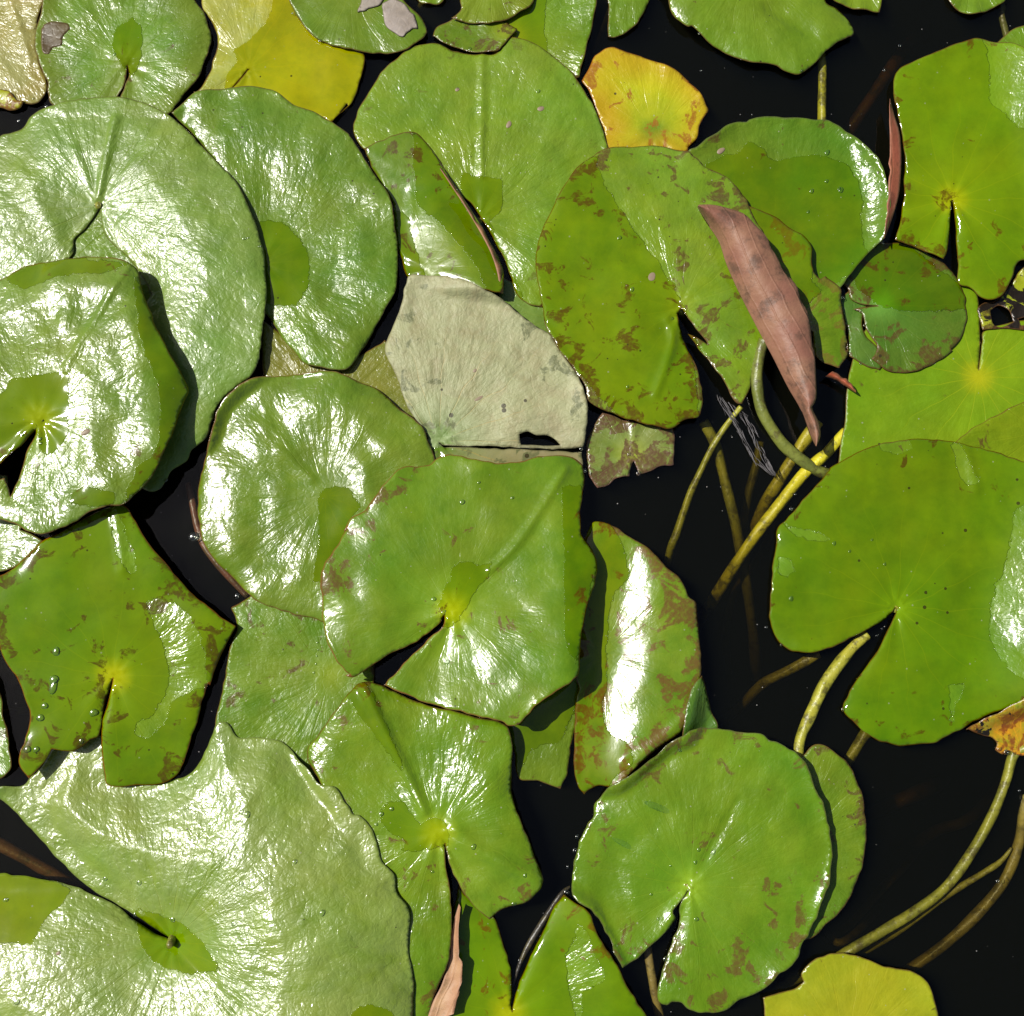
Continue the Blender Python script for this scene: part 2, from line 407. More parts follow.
    Z=zfun(X,Y,ed); sub=HM[i0:i1,j0:j1]; sub[ok]=np.maximum(sub[ok],Z[ok])
    if stem is True and zp<.6:
        a=random.uniform(0,6.28); k=.05
        path=[(pw[0],pw[1],zp-.0055),(pw[0]+.004*math.cos(a),pw[1]+.004*math.sin(a),zp-.02),(pw[0]+k*math.cos(a),pw[1]+k*math.sin(a),-.14),(pw[0]+2.6*k*math.cos(a),pw[1]+2.6*k*math.sin(a),-.42)]
        tube('stem',path,[.003,.0042,.004,.004],stem_material(seed),e,(pw[0],pw[1],zp),10)
    ZCACHE[key]=(e,zfun,pw,zp)
    return e

def strip(name,left,right,mat,parent,origin,zl,zm,zr,n=60,m=14,thick=.0009):
    """a strip between two traced margins, arched across: heights at left margin, middle, right margin (functions of t in mm)"""
    L=smooth_open(left,12); R=smooth_open(right,12)
    def res(A,n):
        t=np.r_[0,np.cumsum(np.linalg.norm(np.diff(A,axis=0),axis=1))]; u=np.linspace(0,t[-1],n)
        return np.column_stack([np.interp(u,t,A[:,0]),np.interp(u,t,A[:,1])])
    L=res(L,n);R=res(R,n); tt=np.arange(n)*1.0; R=R+np.column_stack([vnoise(tt,tt*0,2.3,5),vnoise(tt,tt*0+3,2.3,6)])*1.6*np.sin(np.linspace(0,math.pi,n))[:,None]; V=[];ed=[];ac=[]
    for i in range(n):
        t=i/(n-1)
        for j in range(m+1):
            s=j/m; z=((1-s)**2*zl(t)+2*s*(1-s)*zm(t)+s*s*zr(t))/1000
            z+=.0009*math.sin(t*23+s*2)*s
            q=L[i]*(1-s)+R[i]*s; w=W(q,z); V.append((w[0],w[1],z)); width=np.linalg.norm(L[i]-R[i])/1000
            ed.append(min(s,1-s)*width+ (0 if 0<i<n-1 else 0)); ac.append(s*width)
    V=np.array(V); F=[]
    for i in range(n-1):
        for j in range(m):
            a=i*(m+1)+j; F.append((a,a+m+1,a+m+2,a+1))
    N=len(V); B=V+np.array([0,0,-thick]); F2=[tuple(k+N for k in f[::-1]) for f in F]
    rim=[]
    bl=[i*(m+1) for i in range(n)]; br=[i*(m+1)+m for i in range(n)]
    for s_ in (bl,br[::-1]):
        for a,b in zip(s_[:-1],s_[1:]): rim.append((a,a+N,b+N,b))
    return mesh_obj(name,np.concatenate([V,B]),F+F2+rim,[mat],parent,origin,None,dict(edge=np.r_[ed,ed],across=np.r_[ac,ac]))

U='under'
# ---- lowest layer -------------------------------------------------------------
pad('L1','pale yellowish lily pad cut off by the upper left corner, with an olive silvery sheen',
    P(0,[-130,-60,-60,-110,10,-100],1,[150,-90,128,0,110,55,104,130,120,195,135,240,128,275,95,300,40,292,0,275],0,[-60,90,-120,40]),(-40,0),z0=3,
    mat='p',m=dict(c1=(.23,.26,.08),c2=(.30,.32,.13),silver=.5,edgeband=(.20,.16,.02),spot=.2,wrinkle=1.3),ridges=[([30,60,10,0],2,4)])
pad('L1b','small rotting yellow and brown leaf scrap in the gap at the upper left edge',
    P(0,[-30,85],1,[0,262,30,268,50,290,70,292,60,312,30,318,0,310],0,[-30,108]),(-12,96),z0=1,mat='yy',m=dict(spot=1.6,spotcol=(.16,.05,.01),rot=.2),cat='leaf scrap',name='leaf_scrap',group=None,stem=False,und=.5)
pad('L3','large yellow lily pad near the top left, half of it pale with painted sheen',
    P(0,[215,-40,290,-60,340,-20],1,[1016,20],2,[40,140,72,165,60,230,40,290,0,330],1,[1010,300,965,355,900,330,800,320,720,330,690,300,670,258],1,[700,222,722,198,700,228,660,262],1,[560,268,585,250,610,200,632,130,620,70,585,0]),
    (249,67),z0=2,mat='yy',m=dict(c1=(.24,.25,.010),c2=(.32,.30,.012),silver=.55,spot=.25,cen=.4,specks=.8,rough=.4),  # silver paints the pale sheen of the upper left part
    wets=[P(1,[800,-60,785,30,760,75,715,120,680,145,685,180,660,215,650,260,760,330,980,380,1060,300,1060,100,900,-40])],tilt=(.0,.02))
pad('L27','bright yellow lily pad with orange rim and greenish middle at top center',
    P(2,[700,235,720,200,745,160,790,140,850,155,920,180,980,205,1016,235],3,[40,235,75,270,95,305,102,318,88,340,70,370,65,400,40,425],2,[1010,440,960,438,900,450,820,455,775,440,770,400,750,330,725,270]),
    (655,132),z0=3,mat='yy',m=dict(c1=(.31,.35,.006),c2=(.42,.41,.008),edgeband=(.38,.24,.006),spot=1.1,spotcol=(.25,.09,.008),center=(.13,.20,.006),cen=1.5,edgecol=(.22,.07,.01),wrinkle=.8,specks=.7),stem=False,cup=.03)
pad('L23','narrow green lily pad at the top edge, directly above the bright yellow pad',
    P(0,[598,-50],2,[775,-60,778,0,778,105,800,108,830,95,865,65,890,20,905,-40],0,[655,-60]),(628,-40),z0=3,mat='g',m=dict(spot=.9))
pad('L24','smooth bright green lily pad at the top edge, a vertical stalk showing below it',
    P(0,[655,-40,668,0],2,[970,50,1010,82],3,[50,80,100,120,160,155,220,178,290,188,320,205,360,212,400,190,440,150,480,120,518,102,520,85,505,55,475,25,440,0],0,[830,-30,790,-90,720,-110]),
    (745,-35),z0=12,mat='y',m=dict(spot=.1,specks=.6,wrinkle=.7,coat=.6),tilt=(.0,-.02),curls=[(-4,12)],ridges=[([770,10,812,35],-2,8)],stem=False)
pad('L25','sliver of a green lily pad at the top edge right of the big bright pad',
    P(3,[440,-60,455,0,490,15,520,22,600,32,606,0,600,-70]),(860,-25),z0=3,mat='y',m=dict(spot=0),group='water lily leaves floating on the pond')
pad('L26','small green rounded lobe dipping in from the top edge near the upper right corner',
    P(3,[780,-60,795,0,830,30,870,42,920,25,965,0,980,-60]),(975,-25),z0=4,mat='g',m=dict(spot=0),stem=False)
pad('L22','tiny sliver of green leaf at the top edge beside the grey torn pad',
    P(2,[200,-60,225,0,260,11,302,5,320,-50]),(430,-18),z0=2,mat='g',m=dict(spot=0))
pad('L34','green lily pad corner showing past the top right pad at the right edge',
    P(3,[925,135,945,118,980,85,1016,75,1100,50,1150,120,1100,300,1000,260]),(1040,80),z0=3,mat='y',m=dict(spot=.6),stem=False)
pad('L21','green lily pad at the top with silvery right half, under the big top center pad',
    P(2,[420,60,470,10,560,-50,660,-60,738,-20,735,60,712,150,692,225,640,230,560,180,480,140,430,100]),(512,34),z0=2,mat='y',m=dict(spot=.4,rough=.4,cen=.8),
    wets=[P(2,[400,-80,560,-80,600,-20,592,60,600,120,600,250,400,250])],bends=[(545,5,545,60,.12,4)])
pad('L43','yellow green leaf tip between the folded shiny pad and the spotted pad',
    P(2,[470,800,520,830,560,870,600,890,640,960,620,1010,560,975,510,930,460,880]),(560,320),z0=2,mat='p',m=dict(spot=0,cen=0),stem=False,und=.5)
pad('L41','dull olive leaf mostly hidden behind the grey pad and the pad to its left',
    P(0,[262,320,283,335,300,345,345,360,385,340,420,400,400,450,330,440,270,400]),(330,410),z0=2,mat='p',m=dict(c1=(.12,.17,.02),c2=(.16,.2,.03),spot=.3,cen=0),und=.6)
pad('L5u','yellow green leaf glimpsed through the notch of the large pale left pad',
    P(0,[60,190,98,182,125,215,165,262,160,310,90,330,40,300,50,220]),(60,270),z0=2,mat='y',m=dict(spot=0,cen=0),und=.4,stem=False)
pad('L8','silvery wet leaf tip at the left edge between two overlapping pads',
    P(0,[-80,470,-20,470,5,475,10,500,25,523],4,[60,568,100,580,135,600,100,630,60,670,20,685,-30,690],0,[-80,590]),(-40,540),z0=5,mat='p',m=dict(silver=.4,spot=.4,rough=.3,coat=1.0),tilt=(.14,.1))
pad('L9','brown rimmed lily pad sliver at the left edge above the huge pale pad',
    P(0,[-50,660,-12,672],7,[0,85,12,160,25,230,35,285,20,310,0,325],0,[-50,790]),(-40,720),z0=4,mat='g',m=dict(spot=.8),curls=[(3,6)])
pad('L13','mid green flat lily pad with brown blotches wedged between four larger pads, left of center',
    P(0,[231,607,244,600,290,580,350,600,372,650,370,710,345,760,310,785,262,775,225,755,216,725,222,690,230,650,237,628]),(330,675),z0=3,mat='g',m=dict(spot=1.0,silver=0,rough=.5,coat=.2,spec=.2,cen=.3,c1=(.08,.20,.014),c2=(.13,.25,.03)),und=.8,stem=False)
pad('L46','narrow green leaf lobe pointing down into the dark gap below the central pad',
    P(8,[490,150,600,60,690,20,700,60,690,150,672,230,660,310,640,358,610,346,575,330,545,332,515,320,505,250]),(585,660),z0=3,mat='g',m=dict(spot=.3,cen=0),wets=[P(8,[480,140,620,10,700,60,640,215,560,240,500,350])],stem=False)
pad('L45','tall folded lily pad right of center with glossy white crease and rust brown blotches',
    P(0,[592,523],5,[755,540,800,555,850,590,900,620,940,668,980,700,1010,760],0,[696,604,700,650,699,680,692,700],8,[1016,152,980,198,920,240,860,290,800,345,750,345,725,360,710,376,692,350,680,300,680,200,684,90,690,60],0,[572,670,570,600,580,550]),
    (600,655),z0=5,mat='g',m=dict(spot=1.45,spotcol=(.12,.06,.012),cen=0,rough=.28,coat=1,wrinkle=.5,c1=(.095,.22,.010),c2=(.15,.27,.014)),
    wets=[P(5,[740,520,800,560,825,620,838,700,800,745,785,800,775,900,775,1020],8,[765,100,768,160,780,195,830,225,845,250,835,290,800,320,720,420,600,400],0,[560,700,560,540])],
    bends=[(626,590,606,720,.42,4),(655,560,640,760,-.50,7)],ridges=[([628,765,670,730,700,700],3.0,5)],curls=[(-2,10)],stem=False,cup=0)
pad('L51','small leaf tip peeping out behind the round lower right pad and the blotched tall pad',
    P(9,[50,60,80,25,98,75,112,130,132,182,80,240,20,220,30,120]),(698,740),z0=2,mat='d',m=dict(spot=.3,cen=0),stem=False)
pad('L50','oval green lily pad half hidden behind the right side of the round pad',
    P(9,[300,300,375,262,392,240,412,230,432,229,460,245,500,280,525,320,545,380,555,440,558,500,546,570,524,640,482,710,440,750,405,785,330,800,250,600]),(790,850),z0=2,mat='g',m=dict(spot=.7,cen=0,c1=(.075,.185,.010),c2=(.12,.24,.012)),jag=.5,lobes=.8,stem=False,und=.7)
pad('L52','yellow olive lily pad at the bottom edge right of the round pad',
    P(9,[258,962,300,950,350,937,376,918,368,895,385,870,410,850,440,838,480,835,540,845,610,872,690,885,730,910,752,960,768,1016],0,[935,1060,860,1090,790,1060,768,1030]),(850,1050),z0=4,mat='yy',m=dict(c1=(.20,.23,.006),c2=(.27,.28,.008),spot=.3,cen=0,wrinkle=.5,coat=.2),und=.8)
# ---- right side ---------------------------------------------------------------
pad('L35','flat yellow green lily pad with an orange heart, under the small dark round pad',
    P(0,[838,465,841,440,845,420,846,395,850,370,865,330,900,300,940,290],3,[870,800,880,850,888,900,890,1000],6,[890,20,886,100,896,20],3,[900,960,960,940,1040,930],0,[1090,340,1100,400,1060,460,1000,490,930,490,870,480]),
    (979,377),z0=2,mat='y',m=dict(spot=.15,specks=1.2,vein=1.8,center=(.42,.36,.005),cen=.75,coat=0,rough=.5,wrinkle=.5,spec=.25,c1=(.125,.245,.006),c2=(.165,.30,.008)),und=.5,jag=.3)
pad('L37','olive green leaf slice along the right edge above the big right pad',
    P(6,[815,310,850,285,880,260,950,225,1016,195,1100,160,1150,300,1100,450,900,420]),(1045,430),z0=3,mat='g',m=dict(spot=.5,cen=0,coat=0,spec=.15,c1=(.10,.20,.008),c2=(.14,.25,.01)),und=.4)
pad('L38','rotting yellow and black leaf remnant at the right edge, below the top right pad',
    P(3,[882,905,900,880,940,868,985,815,1016,775,1070,740,1090,960,1016,958,960,955,895,960]),(1030,290),z0=3,mat='yy',m=dict(c1=(.20,.22,.01),c2=(.28,.28,.012),rot=1.0,spot=1),cat='rotting leaf',name='rotting_leaf',group=None,stem=False,
    holes=[P(3,[920,900,945,885,975,905,985,935,950,950,925,940]),P(3,[1000,925,1040,915,1040,945,1005,945])])
pad('L30b','dark green leaf scrap under the torn left side of the small round pad',
    P(0,[838,300,850,290,868,300],3,[545,935,555,975,592,1012],6,[615,75,595,102,560,92,520,68,505,55,507,0],0,[846,325]),(852,330),z0=2,mat='d',m=dict(spot=.5,cen=0),cat='leaf scrap',name='leaf_scrap',group=None,stem=False,und=.4,jag=.5)
pad('L30','small round dark green lily pad with brown flecks and a seam across it',
    P(3,[472,748,485,735,510,725,560,710,600,705,650,705,700,715,760,745,800,780,830,830,842,865,842,885],3,[846,900,848,930,830,980,800,1016],6,[805,45,760,80,700,105,650,110,610,98,572,70],3,[590,1010,575,985,555,955,545,910,520,898,545,893,590,889,545,884,515,868,505,835,475,800]),
    (879,306),z0=4,mat='d',m=dict(spot=1.2,specks=.9,vein=.9,center=(.12,.26,.03),c1=(.055,.145,.012),c2=(.085,.18,.018),wrinkle=.9,coat=.35),ridges=[([885,306,965,305],-.8,2)],bends=[(905,340,935,340,-.05,8)],curls=[(-1.2,4)],lobes=.5,wets=[P(3,[470,740,650,700,850,850,850,900,600,890])])
pad('L33','bright green lily pad in the upper right corner, left rim folded up showing red',
    P(3,[648,205,700,180,780,145,850,120,890,113,930,125,980,140,1016,165,1100,240,1130,400,1120,600,1060,740,1005,755,985,800,965,840,945,862,915,870,888,860,860,832,829,818,828,760,826,700,818,620,811,575,806,620,803,680,795,725,782,752,740,733,700,712,640,697,655,650,665,600,672,520,672,460,665,400,650,330,637,265]),
    (953,198),z0=9,mat='y',m=dict(spot=.6,spotcol=(.10,.06,.006),vein=1.5,rough=.33,coat=.7,c1=(.13,.255,.006),c2=(.17,.30,.010),wrinkle=.7,center=(.42,.42,.008)),
    wets=[P(3,[560,100,880,60,915,200,920,290,955,330,1016,385,1200,480,1200,1000,500,900])],bends=[(992,45,1014,140,.42,5),(1024,45,1045,140,-.6,5)],tilt=(0,0),und=1.5,jag=.5)
pad('L36','broad smooth green lily pad on the right, its notch opening to the lower left',
    P(6,[455,385,490,365,540,335,620,312,700,302,800,306,900,330,1016,372],0,[1060,480,1110,540,1120,640,1080,700],9,[1050,75,1016,95,940,128,880,155,840,180,800,200,760,222,700,229,640,230,570,202,520,160,493,125],9,[510,80,545,25],6,[530,1000,570,945,615,870,650,800,648,788,620,822,580,848,520,878,450,910,400,921,350,918,318,900,298,875,282,840,280,760,286,690,296,620,304,560,330,530,370,488,410,440,440,405]),
    (898,608),z0=7,mat='g',m=dict(spot=.5,vein=1.5,specks=.9,rough=.3,coat=.9,c1=(.085,.215,.008),c2=(.12,.265,.010),cen=.8,center=(.20,.33,.01),wrinkle=.6),dry=True,
    wets=[P(6,[1060,480,1016,490,985,520,975,580,960,660,925,750,918,850,925,910,985,992,1060,1010]),P(6,[805,315,835,320,860,380,885,430,850,440,825,400]),P(6,[320,545,360,560,420,575,450,590,430,600,380,590,335,570]),P(6,[600,300,680,305,690,330,640,345,600,330]),P(9,[798,60,830,50,850,30,835,80,815,110,812,160,800,160,802,110]),P(6,[300,640,330,650,350,680,330,700,300,690])],
    bends=[(1008,500,985,640,.36,7),(1000,640,1010,700,.0,5)],curls=[(-3,14)],ridges=[([965,440,975,490],2.2,5),([800,645,860,650],1.6,6)],und=1.2)
pad('L39','ragged orange and yellow leaf remnant at the right edge, on a long curved stalk',
    P(9,[850,185,880,165,905,150,940,132,980,108,1040,80,1150,100,1150,260,1016,262,985,248,965,258,945,245,948,225,930,208,890,198]),(1025,748),z0=1,mat='yy',m=dict(c1=(.50,.22,.008),c2=(.18,.24,.01),spot=1.2,spotcol=(.16,.035,.008),rot=.15,cen=0),stem=False,cat='ragged leaf',name='ragged_leaf',group=None)
pad('L44','small tattered lily pad with brown rot floating right of the grey pad',
    P(5,[725,285,740,262,762,228,800,238,820,245,860,255,900,262,940,270,966,266,974,295,968,340,968,375,930,380,905,395,882,402,868,405,862,385,853,365,845,385,842,410,820,412,798,418,780,432,748,443,738,425,722,400,714,370,716,320]),(632,454),z0=2,mat='g',m=dict(c1=(.09,.17,.03),c2=(.14,.20,.05),spot=1.5,spotcol=(.09,.04,.02),silver=.3,cen=.8,edgecol=(.14,.07,.05)),ridges=[([633,430,633,452],1.2,2)],jag=1.0,stem=False)
pad('L28','round dimpled lily pad with a glossy raised right rim, at the upper right of center',
    P(3,[40,440,70,425,100,402,150,367,185,355,212,352,220,346,260,340,300,337,340,341,380,344,450,350,500,378,545,420,580,460,605,520,618,580,615,650,605,690,590,707,540,760,480,830,440,860,380,830,300,760,200,680,80,600,0,520]),(775,235),z0=4,mat='g',m=dict(spot=.35,specks=1.2,rough=.3,coat=.9,c1=(.075,.19,.012),c2=(.115,.235,.018),cen=0,vein=.3,edgecol=(.07,.09,.02)),
    wets=[P(3,[60,520,90,480,130,450,185,435,215,400,260,420,290,455,340,448,400,440,450,450,510,478,545,540,548,610,552,690,560,760,400,860,300,760,180,660])],curls=[(6,9)],bends=[(855,140,873,250,.45,4)],lobes=.9,jag=.6,und=.8,stem=False)
# ---- top center ---------------------------------------------------------------
pad('L14','large yellow green lily pad at top center with a shiny ridge down its middle',
    P(2,[38,372,48,335,62,300,85,262,105,232,130,200,165,172,205,140,270,122,330,145,440,160,470,140,490,112,540,120,600,150,650,190,692,240,730,300,762,370,778,430,790,520,740,640,650,760,600,860,588,893,545,882,512,850,490,790,470,740,440,680,404,622,370,580,300,560,200,500,100,450,60,425]),
    (479,218),z0=5,mat='y',m=dict(spot=.5,spotcol=(.10,.13,.01),rough=.36,coat=.3,spec=.35,silver=.06,specks=.5,cen=0,c1=(.125,.235,.014),c2=(.175,.285,.022)),
    wets=[P(2,[350,500,400,512,470,520,470,600,440,650,500,800,560,900,600,900,540,1000,400,900,350,650])],ridges=[([482,55,482,175],2.6,4)],bends=[(548,55,596,160,-.25,5)],tilt=(.01,.0),curls=[(-2,10)])
pad('L19','small dark leaf lobe with jagged rim lying on the big top center pad',
    P(2,[270,102,280,78,315,58,350,40,400,50,470,60,515,85,495,112,470,140,462,150,430,152,390,153,345,140,300,125]),(505,30),z0=4,mat='g',m=dict(spot=.8,specks=1.2,cen=.4,c1=(.08,.17,.008),c2=(.12,.20,.012)),stem=False,und=.5)
pad('L20','olive green pad lobe at the top edge, overlapping the small jagged lobe',
    P(2,[352,-60,348,0,350,30,322,52,350,60,400,68,440,68,480,58,510,40,545,22,562,0,580,-60]),(490,-25),z0=7,mat='y',m=dict(spot=.7,c1=(.13,.2,.012),c2=(.17,.24,.02)))
pad('L4','green lily pad at the top edge with a torn grey dried patch',
    P(1,[825,-50,838,0,858,40,905,100,955,130,1015,145],2,[60,150,130,154,175,150,205,142,240,112,256,92,235,50,182,0,150,-50],0,[350,-50]),(350,-12),z0=8,mat='g',m=dict(spot=.1,cen=0,wrinkle=.7,c1=(.085,.19,.014),c2=(.12,.235,.02),coat=.3),curls=[(-2,8)])
def patch_on(key,label,outl,mat,name,cat,thick=.0006,lift=.0012,grey=None):
    """a thin scab of dried tissue lying on a leaf"""
    e,zf,pw,zp=ZCACHE[key]
    oc=smooth_closed(outl,2.0); t=np.arange(len(oc)); oc=oc+np.column_stack([vnoise(t,t*0,2.2,5),vnoise(t,t*0+4,2.2,8)])*.9
    out=W(oc,zp); c=out.mean(0)
    def z(x,y,ed): return hsample(x,y)+lift
    return flat_mesh(out,z,name,[mat,mat],e,(pw[0],pw[1],zp),c,[],False,grid=.002,thick=thick)
grey=leaf_material(900,(.20,.17,.13),(.34,.30,.26),spot=.3,rough=.6,silver=0,cen=0,vein=0,edgecol=(.10,.08,.05),coat=0,wrinkle=1.0)
patch_on('L4','',P(2,[120,18,135,5,160,0,190,15,220,55,225,85,205,88,185,108,160,100,135,80,128,50]),grey,'dried_patch','')
patch_on('L4','',P(2,[50,38,60,15,75,-10,130,-10,118,12,95,22,75,30]),grey,'dried_patch','')
pad('L2','green lily pad at upper left with brown left rim and downward notch',
    P(0,[60,-60],1,[140,-40,118,40,103,90,103,140,110,175,122,205,137,240,140,285,150,300,200,330,300,330,330,292,352,262,366,225,367,185,372,215,362,250,350,285,400,330,460,340,492,335,540,270,580,225,598,160,613,108,595,40,565,0],0,[170,-50,120,-70]),
    (126,62),z0=6,mat='g',m=dict(spot=.45,edgeband=(.12,.17,.012),rough=.38,coat=.6,c1=(.075,.205,.012),c2=(.12,.25,.020),center=(.20,.33,.008),wrinkle=1.0),
    wets=[P(1,[340,80,390,48,410,90,412,160,385,215,345,175,325,130])],curls=[(-4,12,0,60)],bends=[(145,10,150,110,.12,8),(175,10,190,110,-.25,8)],tilt=(.02,0))
patch_on('L2','',P(1,[124,80,150,66,196,70,206,85,185,108,180,132,150,142,145,158,126,152,120,118]),leaf_material(901,(.055,.035,.008),(.085,.06,.012),spot=.2,cen=0,vein=0,coat=.2,edgecol=(.10,.06,.02)),'brown_patch','',thick=.0003,lift=.0003)
pad('L17','narrow green lily pad folded lengthwise with white gloss, just above the grey pad',
    P(2,[72,432,120,405,170,388,215,385,245,410,290,470,330,530,370,590,410,650,440,710,465,760,478,810,468,862,435,857,400,850,340,850,250,840,200,805,180,760,165,700,155,640,150,580,120,530,92,480]),
    (430,270),z0=10,mat='g',m=dict(spot=.7,rough=.26,coat=1,cen=0,wrinkle=.35,c1=(.085,.2,.01),c2=(.13,.25,.012)),
    wets=[P(2,[212,380,245,400,480,800,480,870,440,880,405,800,330,690,230,590,215,500]),P(2,[150,600,195,620,210,690,225,740,250,800,200,830,140,720])],
    bends=[(412,150,480,290,-.55,5)],ridges=[([407,150,411,215],1.5,4)],tilt=(.27,.04),stem=False,cup=0)
pad('L6','green lily pad with a rounded wet patch on its left side, above the mottled pad',
    P(1,[500,330,545,285,590,265,660,256,740,252,800,265,850,300,910,325,970,360,1016,390],2,[30,395,60,440,90,490,130,545,150,600,157,650,165,700,168,750,165,838,130,900,90,970,65,1016],0,[350,369,335,371,318,368,303,364,293,350,283,338,272,320,255,300,245,250,225,180,190,130]),
    (262,262),z0=7,mat='g',m=dict(spot=.15,rough=.36,coat=.55,silver=.02,cen=0,c1=(.075,.19,.014),c2=(.115,.235,.024),wrinkle=1.2,edgecol=(.11,.08,.02)),
    wets=[P(1,[735,642,800,638,845,662,875,700,893,745,897,800,880,865,845,886,790,882,740,860])],curls=[(-4,12,-10,70)],bends=[(300,120,390,200,-.15,10)],tilt=(.03,.0),und=1.7,stem=False)
pad('L40','dry silvery grey lily pad with a ragged black hole near its straight bottom seam',
    P(2,[205,803,240,800,300,805,370,825,430,855,470,870,520,910,560,940,600,965],5,[612,0,650,60,690,120,712,180,720,230,715,285,706,325,640,328,520,324,400,321,300,318,286,308,300,323,400,328,520,331,640,335,704,337,706,380,600,420,400,420,290,400,262,330,240,270,205,222,182,178,160,110,130,50,140,10],2,[150,960,180,880,192,830]),
    (438,441),z0=9,mat='p',m=dict(c1=(.23,.27,.20),c2=(.30,.34,.29),silver=1.0,spot=.8,spotcol=(.11,.12,.05),rough=.55,cen=2.2,center=(.14,.20,.03),coat=0,vein=2.2,specks=1.6,wrinkle=1.3,edgecol=(.17,.16,.08)),
    holes=[P(5,[520,288,545,280,570,290,600,290,622,300,640,318,600,320,560,318,525,318])],ridges=[([441,441,583,448],-.8,2)],wets=[P(5,[262,330,300,322,640,332,720,345,720,450,250,420])],und=1.3,cup=.03)
# ---- folded brown leaf ---------------------------------------------------------
fold=pad('L29','lily pad folded over itself, its salmon brown underside standing up',
    P(3,[60,600,110,597,200,608,215,600,240,607,280,620,330,650,380,690,400,722,395,760,405,800,425,815,440,800,480,835,486,880,495,930,505,1016],6,[505,20,508,60,480,95,420,70,404,20,400,-10],3,[380,960,330,850,250,740,150,660]),
    (760,348),z0=11,mat='y',m=dict(spot=.9,spotcol=(.12,.10,.01),rough=.32,coat=.9,cen=0,c1=(.10,.2,.006),c2=(.15,.25,.01)),tilt=(.03,0),stem=False,bends=[(815,280,835,350,-.3,4)],jag=.9,
    wets=[P(3,[200,560,420,700,400,810,430,840,380,900,100,700])])
pad('L15','large brown spotted green lily pad creased down its middle, left of the brown fold',
    P(2,[573,712,580,680,592,650,630,580,670,510,720,462,780,430,860,420,940,425,1016,442],3,[50,447,90,475,130,492,160,512,190,545,212,575,220,605,280,720,330,840,340,900,310,960,270,1010],6,[255,30,240,75,225,130,208,175,196,203,180,200,150,150,110,90,75,45,40,-5],3,[100,1000,60,950,22,893,10,915,35,1000],6,[62,80,74,120,82,180,80,215,70,238,40,243,10,255],5,[990,255,950,272,880,256,820,236,760,215,722,192,710,150,680,100,640,50,608,0],2,[600,960,590,890,570,800]),
    (681,307),z0=13,mat='g',m=dict(spot=1.25,spotcol=(.085,.05,.012),rough=.3,coat=.85,cen=.3,c1=(.105,.235,.009),c2=(.15,.29,.013),wrinkle=.8,silver=.08),
    wets=[P(2,[570,700,660,500,745,458,760,520,810,600,860,680,920,760,990,870],0,[690,330,700,420,640,430,560,350,530,260]),P(0,[690,330,738,420,720,420,680,320])],
    bends=[(600,155,683,300,.16,5),(655,230,715,335,-.35,6),(672,330,690,400,.08,5)],ridges=[([655,395,672,345,668,320],2.5,4)],curls=[(-3,10,180,90)],und=1.3)
e=fold; zp=ZCACHE['L29'][3]; pw=ZCACHE['L29'][2]
um=under_material(77,(.22,.095,.062))
strip('folded_flap',P(3,[68,600,90,640,130,700,150,760,180,830,220,910,262,990],6,[290,70,330,150,370,220,395,290,412,322]),
      P(3,[72,594,110,594,160,604,200,618,240,655,270,690,290,730,320,790,350,820,375,880,395,930,399,960,402,1010],6,[409,60,413,150,412,190,402,212,420,250,425,290,414,322]),
      um,e,(pw[0],pw[1],zp),lambda t:26-4*t,lambda t:62-16*t,lambda t:42-8*t)
# ---- bottom center ------------------------------------------------------------
pad('L48','yellow green lily pad at the bottom center with a deep upward V notch',
    P(8,[500,1005,503,985,520,920,555,840,590,770,625,700,650,664,680,684,720,710,750,780,790,840,820,900,860,970,890,1016],0,[660,1050,640,1110,560,1150,470,1130,430,1070,440,1000,450,930],8,[345,640,375,670,440,725,458,760,475,810,495,880,500,960,497,985]),
    (509,1013),z0=6,mat='y',m=dict(spot=.6,spotcol=(.13,.08,.012),rough=.3,coat=.8,c1=(.115,.235,.006),c2=(.155,.28,.010),center=(.45,.44,.008)),dry=True,
    wets=[P(8,[658,860,672,800,690,750,715,770,740,830,765,880,750,920,705,945,700,1016,690,1030,665,950])],bends=[(566,960,575,1016,.25,4),(595,900,615,1016,-.35,6)],curls=[(-2,8,80,60)],und=.8)
pad('L18','glossy green lily pad with a wet patch at its heart, just below the central pad',
    P(0,[306,756,318,735,340,705,356,686],8,[70,45,110,55,180,85,260,115,330,130,400,148,450,160,485,172,496,200,500,240,497,300,500,370,520,440,545,500,570,560,585,600,590,625,575,655,535,685,480,700,462,712,450,722,435,735,410,715,370,672,340,622,322,585,312,540,305,515,306,560,318,640,322,700,325,780,318,840,300,900,275,960,255,1030],0,[420,1050,400,1000,395,930,370,870,340,820,325,790]),
    (438,832),z0=24,mat='g',m=dict(spot=.55,spotcol=(.10,.06,.010),rough=.3,coat=.9,c1=(.085,.21,.008),c2=(.13,.26,.012),center=(.36,.40,.01),wrinkle=.8),
    wets=[P(8,[118,432,128,408,160,392,190,400,212,440,235,455,270,435,305,455,316,490,312,520,290,520,255,530,210,538,180,530,182,500,140,475]),P(8,[0,60,70,40,120,130,200,330,100,200])],
    ridges=[([366,690,424,810],4.5,5),([455,828,480,850,538,880],3.5,7)],bends=[(480,700,500,820,-.25,6),(440,700,470,800,.10,8)],curls=[(-1.8,7)],tilt=(.03,.0),und=1.8,cup=-.02)
zp=ZCACHE['L18'][3]; pw=ZCACHE['L18'][2]
